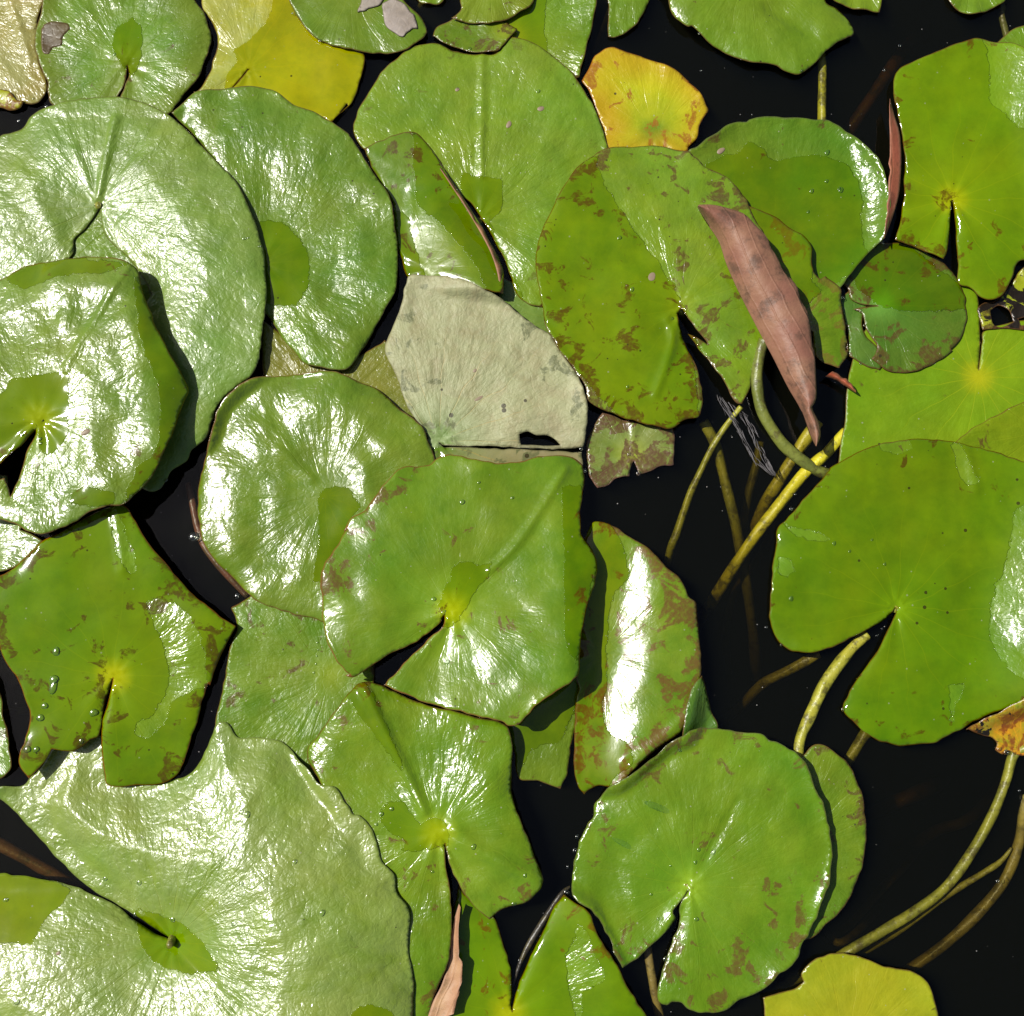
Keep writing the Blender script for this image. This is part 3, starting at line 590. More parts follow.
strip('curled_margin',P(8,[345,690,330,745,322,800,318,850,295,925,270,975,248,1040]),P(8,[350,700,345,760,346,830,356,880,350,930,342,960,330,1010]),under_material(78,(.36,.19,.10)),ZCACHE['L18'][0],(pw[0],pw[1],zp),lambda t:17,lambda t:15,lambda t:22,n=40,m=8)
pad('L11','huge pale leathery lily pad filling the bottom left, pointed wet patch at its heart',
    P(7,[-30,360,0,352,40,350,60,345,110,300,150,240,210,200,290,205,300,320,400,345,500,330,550,310,590,250,620,190,636,160,660,168,690,207,740,205,800,212,840,235,870,270,900,300,930,338,975,350,1000,385,1030,425],8,[60,430,90,460,110,500,130,560,160,600,167,645,200,690,206,740,200,800,210,860,216,920,215,1016],0,[405,1080,370,1160,290,1220,180,1230,60,1190,-30,1120,-90,1020,-90,940,-60,880,-20,873],7,[30,610,100,618,180,637,240,655,330,700,430,768,495,798,440,762,360,712,262,655,200,600,150,550,90,480,0,395,-40,380]),
    (172,942),z0=40,mat='p',m=dict(rough=.38,coat=1,silver=.25,spot=.08,specks=.5,c1=(.125,.245,.022),c2=(.175,.30,.045),center=(.15,.28,.01),wrinkle=1.3,vein=.8,cen=.8,edgecol=(.13,.17,.03)),  # silver: pale sheen put into the leaf colour
    wets=[P(7,[385,715,410,706,440,712,510,735,570,765,600,795,620,820,640,852,650,876,620,876,590,880,540,884,480,868,440,840,410,800,400,768]),P(7,[-100,560,0,600,100,612,206,655,180,682,165,705,130,738,120,772,92,800,40,795,0,797,-90,800]),P(8,[30,1030,48,985,80,958,120,965,160,990,165,1030])],
    bends=[(130,870,230,800,.0,8)],tilt=(.06,.06),curls=[(-34,75),(-1.5,6)],ridges=[([173,943,240,1000],-2,6),([30,820,130,905],-3,9)],und=1.5,cup=.015,uscale=75,jag=.9)
pad('L5','large pale waxy lily pad at the left with an open notch near its lower middle',
    P(0,[-40,150],1,[-60,420,0,382,55,365,80,335,110,312,150,302,200,290,260,282,320,280,420,300,500,345,560,400,610,450,642,485,685,530,718,590,742,650,765,720,772,790,778,850,774,900,768,960,760,1030],4,[755,80,735,120,690,155,640,200,620,250,605,300,560,335,545,370,500,400,485,425,462,452,425,452],0,[110,460,80,400,120,340],1,[440,850,385,765,340,720,300,668,286,598,268,628,240,662,210,690,206,735,150,800],0,[20,330,-40,360,-90,300,-80,220]),
    (98,204),z0=16,mat='p',m=dict(rough=.40,coat=.6,silver=.12,spot=.0,specks=.35,cen=0,c1=(.105,.235,.026),c2=(.145,.28,.045),wrinkle=1.2,vein=.9,edgecol=(.10,.10,.02)),  # sheen partly painted into the green by silver
    ridges=[([116,120,98,198],3.5,4),([20,170,60,240],2,10),([75,150,95,200],1.5,5),([160,140,110,200],1.2,8)],curls=[(-12,50),(-1,6)],tilt=(.06,0),und=1.4,cup=.01,uscale=70)
pad('L12','olive green lily pad left of center with mottled white gloss, tucked under the central pad',
    P(4,[905,107,860,112,820,116,780,120,730,135,690,158,655,190,632,235,615,290,595,350,580,400,572,450,570,500,577,560,592,610,620,655,660,690,700,735,740,768,800,795,870,815,940,835],0,[350,640,370,600,390,530,420,490,436,472],5,[275,362,262,318,232,262,170,210,110,155,50,130,0,112]),
    (325,496),z0=13,mat='g',m=dict(rough=.28,coat=.8,silver=.03,spot=.35,cen=0,c1=(.085,.19,.012),c2=(.13,.24,.02),wrinkle=.8,edgecol=(.14,.06,.02)),
    wets=[P(4,[925,470,960,445,1016,450],5,[40,468,68,500,40,530,10,700,-80,720,-60,560])],curls=[(-6,30),(-1.8,7)],tilt=(.03,.0),und=1.8,ridges=[([280,450,312,480],2,4)],uscale=48,stem=False)
pad('L16','big glossy lily pad in the very center, its notch opening to the lower left',
    P(4,[1010,560,985,600,960,640,940,670,932,710,934,760,938,820,948,880,970,935,1000,975,1016,985],5,[15,988,35,995,80,970,140,930,220,888,285,840,302,812,300,845,260,880,200,940,150,990,125,1018],8,[128,56,180,75,240,103,330,126,400,145,470,160,490,172,515,170,560,122,600,90,650,60,688,30],5,[692,975,695,920,705,850,720,780,740,720,748,660,730,620,705,580,700,520,705,450,712,400,700,365,680,348,650,345,590,345,530,362,470,370,400,362,340,347,290,350,250,375,190,383,150,410,110,460,70,510,30,532,10,570]),
    (453,610),z0=28,mat='g',m=dict(spot=.6,spotcol=(.10,.055,.012),rough=.26,coat=.8,c1=(.085,.205,.009),c2=(.13,.26,.013),center=(.42,.45,.008),wrinkle=.45,edgecol=(.16,.055,.015)),
    wets=[P(5,[330,675,350,662,378,658,402,668,440,655,425,700,395,740,372,785,345,825,315,850,296,850,290,790,300,740]),P(5,[640,440,700,430,760,640,730,720,700,900,680,960,655,900,650,750,650,600])],
    bends=[(567,465,400,720,.22,4),(562,480,572,700,-.5,5)],ridges=[([566,468,520,540,490,570],2.5,4),([330,575,345,610],1.5,10)],curls=[(-1.2,7,100,80)],tilt=(-.04,.0),und=1.5,cup=-.02)
pad('L49','round green lily pad at lower right with streaks of water on it',
    P(8,[672,662,677,620,680,580,692,540,705,490,722,462,738,440,742,410,760,382,790,350,850,308,910,262,960,222,1010,188],9,[80,180,120,182,180,190,212,196,250,197,275,215,300,222,350,250,380,290,400,345,430,400,445,460,453,520,451,580,440,630,425,680,410,720,395,770,375,805,350,860,300,892,260,935,200,970,140,1000,90,1006,50,998,20,978,-5,975],8,[950,985,925,972,922,940,935,890,955,835,985,765],9,[20,700,45,652,40,658,0,712],8,[975,740,920,800,870,842,820,872,800,832,775,770,740,715,705,690]),
    (690,887),z0=9,mat='g',m=dict(spot=.9,spotcol=(.095,.06,.012),rough=.32,coat=.75,c1=(.085,.215,.008),c2=(.12,.255,.012),vein=.8,center=(.22,.33,.01),wrinkle=.7,edgecol=(.08,.09,.02)),
    ridges=[([738,800,705,860],-1.5,4)],curls=[(5,7,10,50),(-9,35,165,45)],tilt=(.015,0),und=1.7,jag=.9,lobes=.5)
pad('L10','angular blotched green lily pad at the left with a yellow heart and sunlit beads',
    P(4,[-10,722,30,695,60,672,140,602,210,562,290,515,335,500,372,502,400,545,440,610,480,660,520,710,570,760,630,808,682,845,655,890,625,950,605,1016],7,[600,50,575,130,550,210,522,290,500,320,460,343,420,348,385,350,365,352,330,353,304,345,298,320,292,260,290,200,296,150,315,90,328,35,300,110,285,200,262,215,212,247,150,240,120,290,82,328,58,290,55,262,72,215,86,160,84,120,70,70,50,30],0,[5,655,0,620]),
    (113,676),z0=19,mat='g',m=dict(spot=1.0,spotcol=(.075,.05,.012),rough=.3,coat=.9,c1=(.095,.235,.007),c2=(.13,.28,.010),vein=1.0,center=(.50,.47,.006),wrinkle=.8,edgecol=(.18,.05,.015)),dry=True,
    wets=[P(4,[428,775,450,765,480,770,520,790,555,825,580,870,590,930,600,1016],7,[600,60,560,70,500,100,480,150,455,185,420,212,385,195,390,172,430,150,460,110,482,60,488,0],4,[490,1000,482,940,460,870,440,820]),P(4,[325,520,345,505,380,600,400,680,385,700,350,640])],
    bends=[(165,600,172,730,.20,5),(190,620,200,760,-.2,6)],ridges=[([118,512,125,570],2.2,5)],curls=[(-2,8,0,180)],tilt=(-.08,-.06),und=1.0,cup=-.01,stem=False)
pad('L7','very shiny lily pad at the left edge, white with glare around a green heart',
    P(0,[-90,300,-40,290],1,[0,795,60,760,140,745,230,737,320,745,365,758,392,778,405,810,420,860,450,940,490,1016],4,[500,60,530,120,540,155,522,210,510,270,490,330,460,390,430,430,390,470,360,495,320,500,270,515,220,545,170,568,130,580,90,572,40,548,0,535],0,[-30,515,-20,490,5,478],4,[30,470,55,410,80,340,107,292,108,275,92,295,60,330,0,378],0,[-40,490,-90,480,-110,400]),
    (42,420),z0=38,mat='g',m=dict(rough=.30,coat=1.0,silver=.12,spot=.45,spotcol=(.09,.05,.012),c1=(.09,.21,.009),c2=(.13,.255,.014),center=(.36,.40,.01),wrinkle=1.1,edgecol=(.15,.06,.015)),
    wets=[P(4,[-60,190,0,190,22,165,50,130,80,128,100,122,140,115,205,112,204,180,206,250,198,300,178,332,140,352,120,330,118,290,60,330,0,380,-60,400]),P(4,[222,460,260,445,300,452,345,462,340,492,300,500,240,498,215,490]),P(1,[0,790,140,740,375,765,300,790,180,800,60,830]),P(1,[385,780,500,1016],4,[560,120,500,320,400,460,360,500,400,400,462,330,468,180,430,60],1,[420,1000,400,900])],
    bends=[(130,280,160,420,-.50,5),(0,282,130,282,-.35,5),(60,300,90,500,.0,8)],ridges=[([128,268,68,370],2.0,3),([-14,395,-10,400],15,50)],curls=[(-5,12,-20,60)],tilt=(.10,.02),und=1.7,cup=.0,uscale=42)
# ------------------------------------------------------------------ folded rims of single leaves
e,zf,pw,zp=ZCACHE['L33']
strip('folded_rim',P(3,[628,288,640,335,655,385,660,450,658,515,652,570,635,630,613,690]),P(3,[627,286,626,330,628,400,626,500,620,600,610,692]),under_material(79,(.30,.08,.045)),e,(pw[0],pw[1],zp),lambda t:16,lambda t:20,lambda t:24,n=40,m=6)
e,zf,pw,zp=ZCACHE['L17']
strip('curled_margin',P(2,[290,490,330,550,370,612,410,680,440,740,458,800,462,850]),P(2,[291,484,334,540,376,604,416,668,446,722,472,790,474,852]),under_material(80,(.26,.11,.05)),e,(pw[0],pw[1],zp),lambda t:19,lambda t:21,lambda t:14,n=40,m=5)
# ------------------------------------------------------------------ stalks
def stem3(pts,zs):
    pts=np.array(pts,float); return [(*W(p,z),z) for p,z in zip(pts,zs)]
def stalk(label,pts,zs,r,c=(.30,.29,.03),c2=(.17,.17,.02),group='bare leaf stalks in the water'):
    path=stem3(pts,zs); o=path[len(path)//2]
    t=tube('leaf_stalk',path,r,stem_material(len(pts)*7+int(pts[0][0]),c,c2),None,o,14)
    t['label']=label; t['category']='stalk'; t['group']=group; return t
def child_stem(key,pts,zs,r,c=(.27,.27,.03),c2=(.15,.16,.02)):
    e,zf,pw,zp=ZCACHE[key]; tube('stem',stem3(pts,zs),r,stem_material(int(pts[0][0]),c,c2),e,(pw[0],pw[1],zp),14)
child_stem('L39',P(0,[1025,748],9,[985,258,965,330,925,430,865,540,790,640,700,712,600,772,500,832,420,880,300,930]),[.0,-.004,-.007,-.009,-.010,-.011,-.012,-.013,-.014,-.03,-.06],.0047)
child_stem('L24',P(0,[790,-20,815,30],3,[428,170,430,245,430,350,434,500]),[.010,-.003,-.008,-.009,-.010,-.03],.0044,(.38,.36,.02),(.26,.26,.02))
child_stem('L26',P(0,[985,-10],3,[948,10,952,50,966,110,975,170]),[.003,-.008,-.012,-.012,-.02],.0035,(.12,.13,.03),(.08,.08,.02))
child_stem('L29',P(6,[262,15,252,45,241,110,243,170,258,225,285,275,330,330,400,385,440,402,480,410]),[.019,.018,.016,.013,.010,.006,.002,-.004,-.008,-.02],.0056,(.17,.19,.03),(.10,.12,.02))
stalk('long dull stalk curving through dark water at the lower right edge',P(9,[1030,380,1016,430,1000,520,960,620,890,710,800,795,700,870,600,930]),[.004,-.006,-.016,-.022,-.028,-.034,-.042,-.06],.0052,(.25,.20,.04),(.15,.12,.03))
stalk('thin stalk branching beside the long curved stalk at lower right',P(9,[980,528,950,565,900,600,800,660,720,720,640,775,540,835]),[-.012,-.014,-.016,-.02,-.024,-.03,-.04],[.0012,.0028,.0032,.0034,.0034],(.26,.24,.03),(.18,.16,.02))
stalk('thick bright stalk rising from the round lower right pad toward the big right pad notch',P(6,[560,870,520,905,480,955,440,1010],9,[420,90,392,150,368,210,362,262,380,330]),[-.004,-.004,-.004,-.004,-.004,-.004,-.003,-.002,-.012],[.0056,.0058,.006,.0058,.0054,.005],(.34,.32,.03),(.24,.24,.02))
stalk('deep stalk end showing beside the oval pad right of the thick bright stalk',P(9,[600,120,565,180,540,220,505,275,460,340]),[-.022,-.024,-.026,-.03,-.05],.0055)
stalk('dim stalk slanting down left below the notch of the big right pad',P(6,[420,925,385,945,320,980,250,1018],9,[180,132,120,165]),[-.022,-.024,-.035,-.05,-.08,-.12],.005,(.28,.24,.03),(.2,.17,.02))
stalk('faint brown stalk deep in the water at the lower right',P(9,[800,330,750,350,680,380,590,420,500,465]),[-.16,-.11,-.085,-.11,-.16],[.002,.008,.008,.007,.002],(.25,.15,.05),(.2,.12,.04))
stalk('bright yellow stalk running diagonally through the open water right of center',P(6,[500,280,450,335,430,355,370,410,300,500,230,590,170,680,100,790,50,880]),[-.003,-.004,-.005,-.008,-.012,-.020,-.034,-.065,-.13],[.0052,.0056,.0058,.0060,.0058,.0056],(.58,.52,.02),(.44,.40,.02))
stalk('dimmer stalk just left of the bright yellow diagonal stalk',P(6,[420,250,390,290,350,350,300,430,260,500,220,600,190,700]),[-.008,-.012,-.018,-.026,-.04,-.07,-.12],.0062,(.46,.41,.03),(.34,.30,.02))
stalk('slender stalk reaching from the tip of the spotted pad down left into the water',P(6,[195,208,165,245,140,280,108,332,75,400,45,465,10,570,-10,620,-25,690]),[.004,-.003,-.006,-.01,-.014,-.018,-.024,-.03,-.05],[.0025,.0034,.0038,.004],(.32,.31,.03),(.22,.22,.02))
stalk('murky stalk crossing under the slender one at the left of the open water',P(6,[85,250,120,320,150,430,178,550,200,660,218,780,232,880,238,1000]),[-.014,-.02,-.026,-.034,-.05,-.065,-.08,-.10],.0055,(.30,.28,.03),(.2,.2,.02))
stalk('very dim upright stalk in the middle of the open water',P(6,[250,310,240,370,215,470,200,560,195,640]),[-.045,-.048,-.055,-.065,-.08],.0045)
stalk('faint brown stalk slanting through dark water left of the top right pad',P(3,[700,110,650,170,570,290,505,385]),[-.16,-.075,-.065,-.075],.0075,(.28,.13,.05),(.2,.1,.04))
stalk('reddish stalk in the dark gap at the left edge above the huge pale pad',P(7,[-60,480,0,518,100,572,200,630,300,690]),[-.03,-.032,-.034,-.036,-.04],.006,(.22,.11,.05),(.17,.09,.04))
stalk('short brownish stalk end at the bottom edge between two lower pads',P(8,[885,770,912,940,925,1000,940,1060]),[-.006,-.010,-.014,-.02],.0045,(.26,.2,.05),(.15,.11,.04))
stalk('dark tube standing in for the water edge along the left of the bottom center pad',P(8,[668,640,640,665,590,740,545,815,520,870,502,930]),[-.004,-.002,-.001,-.001,-.001,-.003],[.001,.0025,.003,.003,.002,.001],(.035,.03,.02),(.03,.025,.02))  # near-black tube added for the dark meniscus at the water edge
stalk('brown tube standing in for the reflected left rim of the mottled pad',P(4,[545,430,560,490,575,560,600,620,655,690,720,760]),[-.012,-.009,-.008,-.008,-.009,-.012],[.003,.004,.0042,.004,.003],(.14,.055,.03),(.08,.04,.02))  # tube added in place of a leaf rim mirrored in the water
for lab,pts,zs,r in [
 ('faint thin stalk low in the open water under the two crossing stalks',P(6,[300,520,250,640,180,740,150,860,160,980]),[-.12,-.09,-.08,-.1,-.15],.004),
 ('very faint slanting stalk at lower right between oval pad and curved stalk',P(9,[720,520,660,590,600,650,520,740,440,800]),[-.16,-.1,-.08,-.09,-.1],.004),
 ('faint submerged stalk below the big right pad at the right edge',P(9,[960,330,860,440,760,480,640,560]),[-.14,-.1,-.11,-.16],.006),
 ('faint olive stalk leaving the foot of the curved stalks near the yellow olive pad',P(9,[600,700,520,780,470,800,430,740]),[-.12,-.07,-.06,-.1],.004)]:
    stalk(lab,pts,zs,r,(.3,.25,.05),(.2,.16,.04))
# small folded red leaf tip
def scrap(key,label,outl,z0,mat,cat,name,**k):
    return pad(key,label,outl,outl.mean(0),z0=z0,m=None,cat=cat,name=name,group=None,stem=False,**k)
g=under_material(81,(.26,.05,.02))
o=strip('curled_leaf_tip',P(6,[440,120,470,130,500,150,528,168]),P(6,[460,105,485,118,510,135,528,160]),g,None,(0,0,0),lambda t:12,lambda t:22,lambda t:14,n=20,m=8)
o['label']='small curled red leaf tip on the flat green pad, right of the salmon brown fold'; o['category']='leaf tip'
# greyish fibres modelled in place of a feathery reflection on the water
def feathery_reflection():
    mt=bpy.data.materials.new('reflection_grey'); mt.use_nodes=True; b=mt.node_tree.nodes['Principled BSDF']; b.inputs['Base Color'].default_value=(.15,.14,.14,1); b.inputs['Roughness'].default_value=.45
    V=[];F=[]; r=random.Random(3)
    A=P(6,[115,165,140,215,175,270,215,340,245,385,290,412]); B=P(6,[190,215,215,235,235,270,250,310,270,360,295,408])
    A=smooth_open(A,8);B=smooth_open(B,8); n=min(len(A),len(B))
    def fib(p,q,w,z0,z1):
        m=9; b=len(V); ox=r.uniform(-1.5,1.5); oy=r.uniform(-1.5,1.5)
        for i in range(m+1):
            t=i/m; c=p*(1-t)+q*t+np.array([ox,oy])*math.sin(math.pi*t); z=z0*(1-t)+z1*t; d=(q-p)/np.linalg.norm(q-p); s=np.array([-d[1],d[0]])*w*math.sin(math.pi*(.1+.85*t))
            for k,zz in ((-1,0),(1,0),(0,.0006)):
                a=W(c+s*k,z); V.append((a[0],a[1],z+zz))
        for i in range(m):
            for k in range(3):
                a=b+i*3+k; c2=b+i*3+(k+1)%3; F.append((a,c2,c2+3,a+3))
    for k in range(120):
        s=r.random(); t0=r.random()*.92; t1=min(1,t0+r.uniform(.2,.35))
        t1=min(1,t0+r.uniform(.06,.22)); i0=int(t0*(n-1)); i1=int(t1*(n-1)); s2=s+r.uniform(-.12,.12)
        if .35<s<.62 and t0>.1: continue
        fib(A[i0]*(1-s)+B[i0]*s,A[i1]*(1-s2)+B[i1]*s2,r.uniform(.12,.6),.001+r.random()*.003,.0005+r.random()*.003)
    o=mesh_obj('reflection_fibres',V,F,[mt]); o['label']='grey feathery fibres standing in for a reflection on dark water under the spotted pad tip'; o['category']='leaf shreds'
feathery_reflection()
# ------------------------------------------------------------------ droplets
def drop_mesh(name,seed,h=.36):
    bm_v=[];bm_f=[];nu=14;nv=6; r=random.Random(seed); ph=r.random()*6
    bm_v.append((0,0,h))
    for j in range(1,nv+1):
        a=j/nv*math.pi/2*1.08
        for i in range(nu):
            th=2*math.pi*i/nu; w=1+.10*math.sin(2*th+ph)+.05*math.sin(3*th+ph*2)
            bm_v.append((math.sin(a)*math.cos(th)*w,math.sin(a)*math.sin(th)*w,h*math.cos(a)))
    for i in range(nu): bm_f.append((0,1+i,1+(i+1)%nu))
    for j in range(nv-1):
        for i in range(nu):
            a=1+j*nu+i;b=1+j*nu+(i+1)%nu; bm_f.append((a,a+nu,b+nu,b))
    bm_f.append(tuple(1+(nv-1)*nu+i for i in range(nu))[::-1])
    me=bpy.data.meshes.new(name); me.from_pydata(bm_v,[],bm_f); me.polygons.foreach_set('use_smooth',[True]*len(me.polygons)); return me
g=G('clear_water_drop')
fr=g.node('ShaderNodeFresnel'); fr.inputs['IOR'].default_value=1.33
tr=g.node('ShaderNodeBsdfTransparent'); tr.inputs[0].default_value=(.93,.97,.90,1); gl=g.node('ShaderNodeBsdfAnisotropic'); gl.inputs['Roughness'].default_value=.16; gl.inputs[0].default_value=(1,1,1,1)
mx=g.node('ShaderNodeMixShader'); g.link(g.math('MULTIPLY',fr.outputs[0],2.6),mx.inputs[0]); g.link(tr.outputs[0],mx.inputs[1]); g.link(gl.outputs[0],mx.inputs[2]); DROPMAT=g.out(mx.outputs[0])
DM=[drop_mesh('water_drop',k) for k in range(4)]
for m_ in DM: m_.materials.append(DROPMAT)
def drop(p,r,label,group,sx=1,rot=0,h=1.0):
    w=W(np.array(p,float),.015); z=float(hsample(*w)); w=W(np.array(p,float),z)
    z=max(0,float(hsample(*w)))
    o=bpy.data.objects.new('water_drop',random.choice(DM)); COL.objects.link(o)
    o.location=(w[0],w[1],z-.00015); o.scale=(r/1000*sx,r/1000,r/1000*h); o.rotation_euler=(0,0,math.radians(rot))
    o['label']=label; o['category']='water drop'; o['group']=group
def drops(tile,lst,label,group,r=1.3,**k):
    for i in range(0,len(lst),2):
        p=P(tile,[lst[i],lst[i+1]])[0]; drop(p,r*random.uniform(.9,1.6),label,group,**k)
drops(7,[155,60],'large elongated water bead glinting on the left lobe of the angular left pad','beads on the angular left pad',4.2,sx=1.7,rot=70)
drops(4,[163,918,157,1000],'round water bead catching the sun on the angular left pad','beads on the angular left pad',3.6)
drops(7,[130,115,118,150,80,242,105,242,270,135,235,217],'small water bead catching the sun on the angular left pad','beads on the angular left pad',2.8)
drops(4,[120,315,112,300,65,288],'tiny water bead in the notch of the shiny left pad','beads on the shiny left pad',1.3)
drops(4,[922,893,924,914,920,932,917,955,911,980],'bead in the short row of tiny water beads on the pad left of center','row of beads left of center',1.1)
drops(8,[688,495,682,535,661,583,657,655],'bright bead on the water along the left rim of the round lower right pad','beads along the round pad rim',1.7)
drops(8,[942,845,522,855],'glinting bead low in a dark gap between bottom pads','beads in the bottom gaps',1.8)
drops(8,[150,415,105,460,388,525,268,597,537,608,505,690,120,430],'clear drop on the glossy pad below center','drops on the pad below center',1.8)
drops(8,[925,735,903,663,960,580,985,240],'small drop on the round lower right pad','drops on the round lower right pad',1.3)
drops(8,[312,950],'drop','x',0.001) if False else None
drop(P(8,[937,415])[0],3.6,'long flattened sausage of water on the upper left of the round lower right pad','water streaks on the round pad',sx=5.2,rot=-22,h=.5)
drop(P(8,[832,520])[0],3.2,'short curved streak of water near the left rim of the round lower right pad','water streaks on the round pad',sx=4.6,rot=-28,h=.5)
drops(5,[312,950,300,805,272,767,355,485,403,428,500,473],'clear drop on the big central pad','drops on the central pad',1.8)
drops(6,[575,595,612,665,510,628,465,605,340,765],'round drop on the broad smooth right pad','drops on the right pad',1.6)
drops(6,[268,848,310,900,590,872,605,852,340,505,352,462],'tiny bright bead at the waterline around the big right pad','waterline beads around the right pad',1.3)
drops(9,[487,125],'bright bead at the lower left tip of the big right pad','waterline beads around the right pad',1.8)
drops(9,[1003,362,940,625],'sparkling bead on dark water at the right edge','sparkles on dark water',1.6)
drops(9,[945,240,965,250,990,252],'water bead under the ragged orange leaf','beads under the ragged leaf',1.8)
drops(9,[115,540,72,533,65,735,62,570,18,245],'small clear drop on the upper half of the round lower right pad','drops on the round lower right pad',1.6)
drops(7,[405,628,702,632,680,747,935,718,390,722,502,735,718,432,702,425,645,370,700,520,855,570,305,617,50,975,17,680],'round clear drop on the huge pale bottom left pad','drops on the huge pale pad',2.0)
drops(3,[567,478,480,548,485,552,575,662,400,555,443,526,445,443,390,615],'drop on the dimpled pad with the raised rim','drops on the dimpled pad',1.9)
drops(3,[700,715,770,800,610,700,520,765,552,945,540,905,492,862],'bead on the small dark round pad or its rim','beads on the small dark pad',1.2)
drops(3,[33,80,68,112,192,182,78,205,655,132,610,203,205,355,365,213],'tiny sparkle bead on open water at the upper right','sparkles on dark water',1.1)
drops(4,[563,585],'bright round bead on the dark gap left of center','beads in the left gap',4.0)
drops(4,[688,757,487,425],'smaller bright bead in the dark gap left of center','beads in the left gap',2.1)
drops(1,[850,42,930,122,332,158,708,692,720,690,752,715],'bead on a leaf rim in the upper left','beads in the upper left',1.5)
drops(1,[52,348,100,290,128,300],'bead on the dark water beside the rotting yellow scrap','beads in the upper left corner',1.4)
drops(2,[848,840,812,690,963,925,340,258,575,265,582,312,400,62,378,145],'small drop on the upper middle pads','drops on the upper middle pads',1.6)
drops(5,[700,330,710,393,840,345,865,402,835,150,722,185],'bead around the small tattered pad','beads around the tattered pad',1.6)
drops(6,[540,83],'bead in the crack below the small dark pad','beads below the dark pad',1.2)
# bits of grit on the leaves
gm=bpy.data.materials.new('grit'); gm.use_nodes=True; gm.node_tree.nodes['Principled BSDF'].inputs['Base Color'].default_value=(.22,.16,.10,1)
def grit(p,r,label,s=1.5,rot=30,hs=.8):
    w=W(np.array(p,float),.01); z=float(hsample(*w)); me=drop_mesh('debris_crumb',int(p[0])); me.materials.append(gm)
    o=bpy.data.objects.new('debris_crumb',me); COL.objects.link(o); o.location=(w[0],w[1],z); o.scale=(r/1000*s,r/1000,r/1000*hs); o.rotation_euler=(0,0,math.radians(rot)); o['label']=label; o['category']='debris'
grit(P(4,[285,303])[0],3.0,'tan crumb lying in the glare of the shiny left pad')
grit(P(2,[490,358])[0],2.6,'tan crumb on the big top center pad right of its ridge',1.6,75)
grit(P(2,[583,313])[0],2.6,'grey crumb further up the big top center pad')
grit(P(2,[340,255])[0],1.8,'brown crumb on the upper left of the big top center pad')
grit(P(7,[180,828])[0],1.8,'dark crumb on the lower left lobe of the huge pale pad')
grit(P(5,[403,185])[0],1.6,'pale curved speck on the grey pad',3.2,25,.5)
grit(P(5,[392,105])[0],1.6,'brown speck on the grey pad')
grit(P(3,[137,435])[0],3.0,'grey crumb on the upper left rim of the dimpled pad')
grit(P(2,[903,808])[0],4.0,'dark brown crumb on the spotted pad beside its crease',1.1,40,.25)
# ------------------------------------------------------------------ water, bed
def sheet(name,z,S,mat,label=None):
    me=bpy.data.meshes.new(name); me.from_pydata([(-S,-S,z),(S,-S,z),(S,S,z),(-S,S,z)],[],[(0,1,2,3)]); me.materials.append(mat); o=bpy.data.objects.new(name,me); COL.objects.link(o); o['kind']='structure'; return o
g=G('pond_mud'); v=g.coords(5); p=g.node('ShaderNodeBsdfPrincipled'); g.link(g.mix(g.noise(v,6,5,.6),(.02,.014,.008),(.05,.038,.02)),p.inputs['Base Color']); p.inputs['Roughness'].default_value=.9
sheet('pond_bed',-.9,40,g.out(p.outputs[0]))
g=G('pond_water'); v=g.coords(6)
fr=g.node('ShaderNodeFresnel'); fr.inputs['IOR'].default_value=1.33
h=g.math('MULTIPLY_ADD',g.noise(v,9,2),.0035,g.math('MULTIPLY',g.noise(v,42,2),.0005))
b=g.node('ShaderNodeBump'); b.inputs['Distance'].default_value=1; b.inputs['Strength'].default_value=.6; g.link(h,b.inputs['Height'])
gl=g.node('ShaderNodeBsdfAnisotropic'); gl.inputs['Roughness'].default_value=.03; g.link(b.outputs[0],gl.inputs['Normal']); g.link(b.outputs[0],fr.inputs['Normal']); gl.inputs[0].default_value=(1,1,1,1)
tr=g.node('ShaderNodeBsdfTransparent'); mx=g.node('ShaderNodeMixShader'); g.link(fr.outputs[0],mx.inputs[0]); g.link(tr.outputs[0],mx.inputs[1]); g.link(gl.outputs[0],mx.inputs[2])
va=g.node('ShaderNodeVolumeAbsorption'); va.inputs['Color'].default_value=(.60,.55,.25,1); va.inputs['Density'].default_value=55
wmat=g.out(mx.outputs[0]); vs=g.node('ShaderNodeVolumeScatter'); vs.inputs['Color'].default_value=(.60,.72,.62,1); vs.inputs['Density'].default_value=.7; ad=g.node('ShaderNodeAddShader'); g.link(va.outputs[0],ad.inputs[0]); g.link(vs.outputs[0],ad.inputs[1]); ow=[n for n in wmat.node_tree.nodes if n.type=='OUTPUT_MATERIAL'][0]; g.link(ad.outputs[0],ow.inputs['Volume'])
S=30; z0=-.8
me=bpy.data.meshes.new('water'); me.from_pydata([(-S,-S,z0),(S,-S,z0),(S,S,z0),(-S,S,z0),(-S,-S,0),(S,-S,0),(S,S,0),(-S,S,0)],[],[(3,2,1,0),(4,5,6,7),(0,1,5,4),(1,2,6,5),(2,3,7,6),(3,0,4,7)])
me.materials.append(wmat); o=bpy.data.objects.new('water',me); COL.objects.link(o); o['kind']='structure'
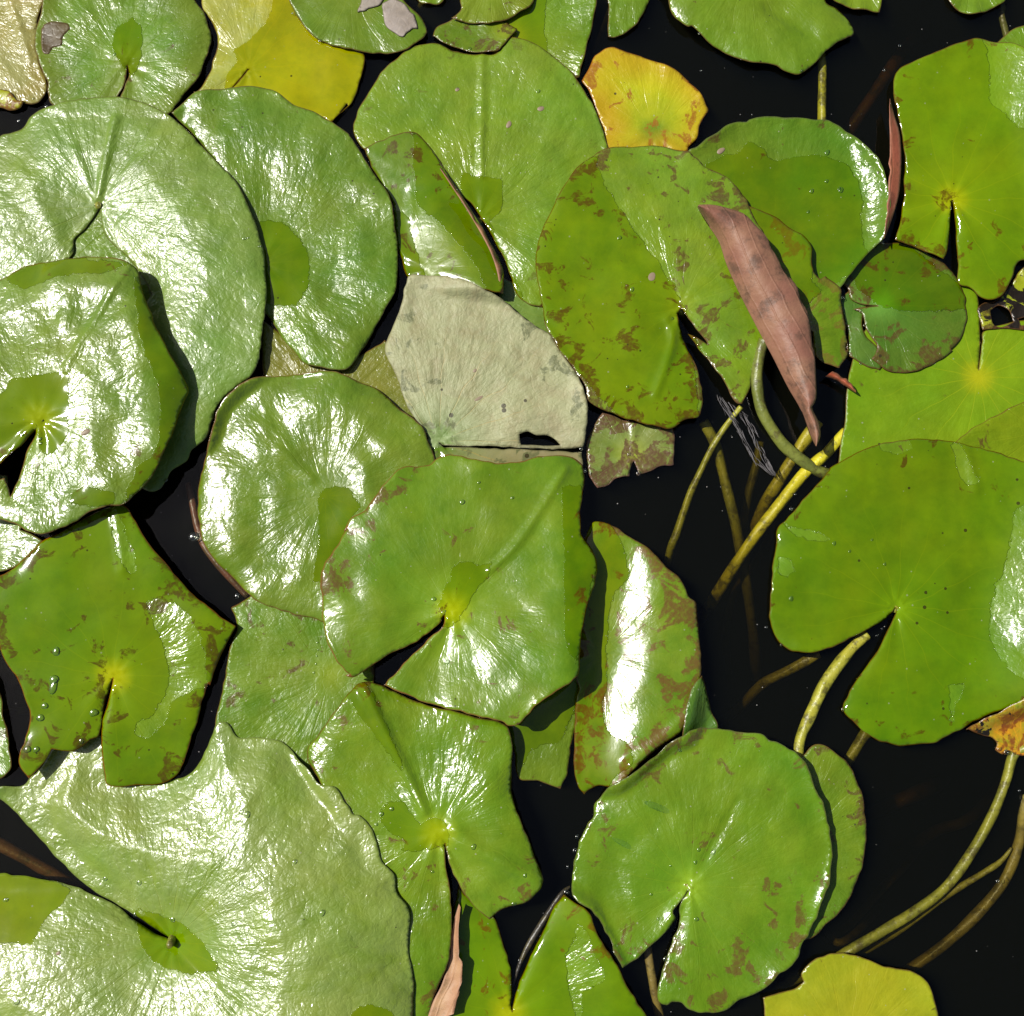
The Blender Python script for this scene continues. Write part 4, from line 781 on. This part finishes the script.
# floating dust on the open water
dv=[];df=[]; r=random.Random(11)
for k in range(420):
    x=r.uniform(-.53,.53); y=r.uniform(-.52,.52)
    if hsample(x,y)>.0005: continue
    s=r.uniform(.00015,.0007); b0=len(dv)
    for a in range(5):
        th=a*1.2566; dv.append((x+s*math.cos(th),y+s*math.sin(th)*r.uniform(.5,1),.0003))
    dv.append((x,y,.0003+s*.8)); df+= [(b0+a,b0+(a+1)%5,b0+5) for a in range(5)]
dm=bpy.data.materials.new('dust'); dm.use_nodes=True; dm.node_tree.nodes['Principled BSDF'].inputs['Base Color'].default_value=(.25,.24,.22,1)
o=mesh_obj('floating_dust',dv,df,[dm]); o['kind']='stuff'; o['label']='fine pale dust and pollen specks floating on the dark water'; o['category']='dust'
# ------------------------------------------------------------------ light, camera
ZEN=math.radians(35); d=Vector((-.965*math.sin(ZEN),.26*math.sin(ZEN),math.cos(ZEN))).normalized()
w=bpy.data.worlds.new('World'); scene.world=w; w.use_nodes=True; nt=w.node_tree
sky=nt.nodes.new('ShaderNodeTexSky'); sky.sky_type='NISHITA'; sky.sun_disc=False; sky.sun_elevation=math.pi/2-ZEN; sky.sun_rotation=math.atan2(d.x,d.y); sky.air_density=1.0; sky.dust_density=2.0
nt.links.new(sky.outputs[0],nt.nodes['Background'].inputs[0]); nt.nodes['Background'].inputs[1].default_value=.06
L=bpy.data.lights.new('sun','SUN'); L.energy=4.8; L.angle=math.radians(.53); L.color=(1,.965,.90); lo=bpy.data.objects.new('sun',L); COL.objects.link(lo); lo.rotation_euler=d.to_track_quat('Z','Y').to_euler(); lo.location=d*5
cam=bpy.data.cameras.new('camera'); co=bpy.data.objects.new('camera',cam); COL.objects.link(co); co.location=(0,-CAM_H*math.tan(TILT),CAM_H); co.rotation_euler=(TILT,0,0); cam.sensor_width=36; cam.sensor_fit='HORIZONTAL'; cam.lens=36*DIST/1.024; cam.clip_end=200; cam.clip_start=.05
scene.camera=co
scene.view_settings.view_transform='Standard'; scene.view_settings.look='None'; scene.view_settings.exposure=.15; scene.view_settings.gamma=1
if scene.render.engine=='CYCLES': scene.cycles.transparent_max_bounces=16
scene.render.resolution_x=1024; scene.render.resolution_y=1016
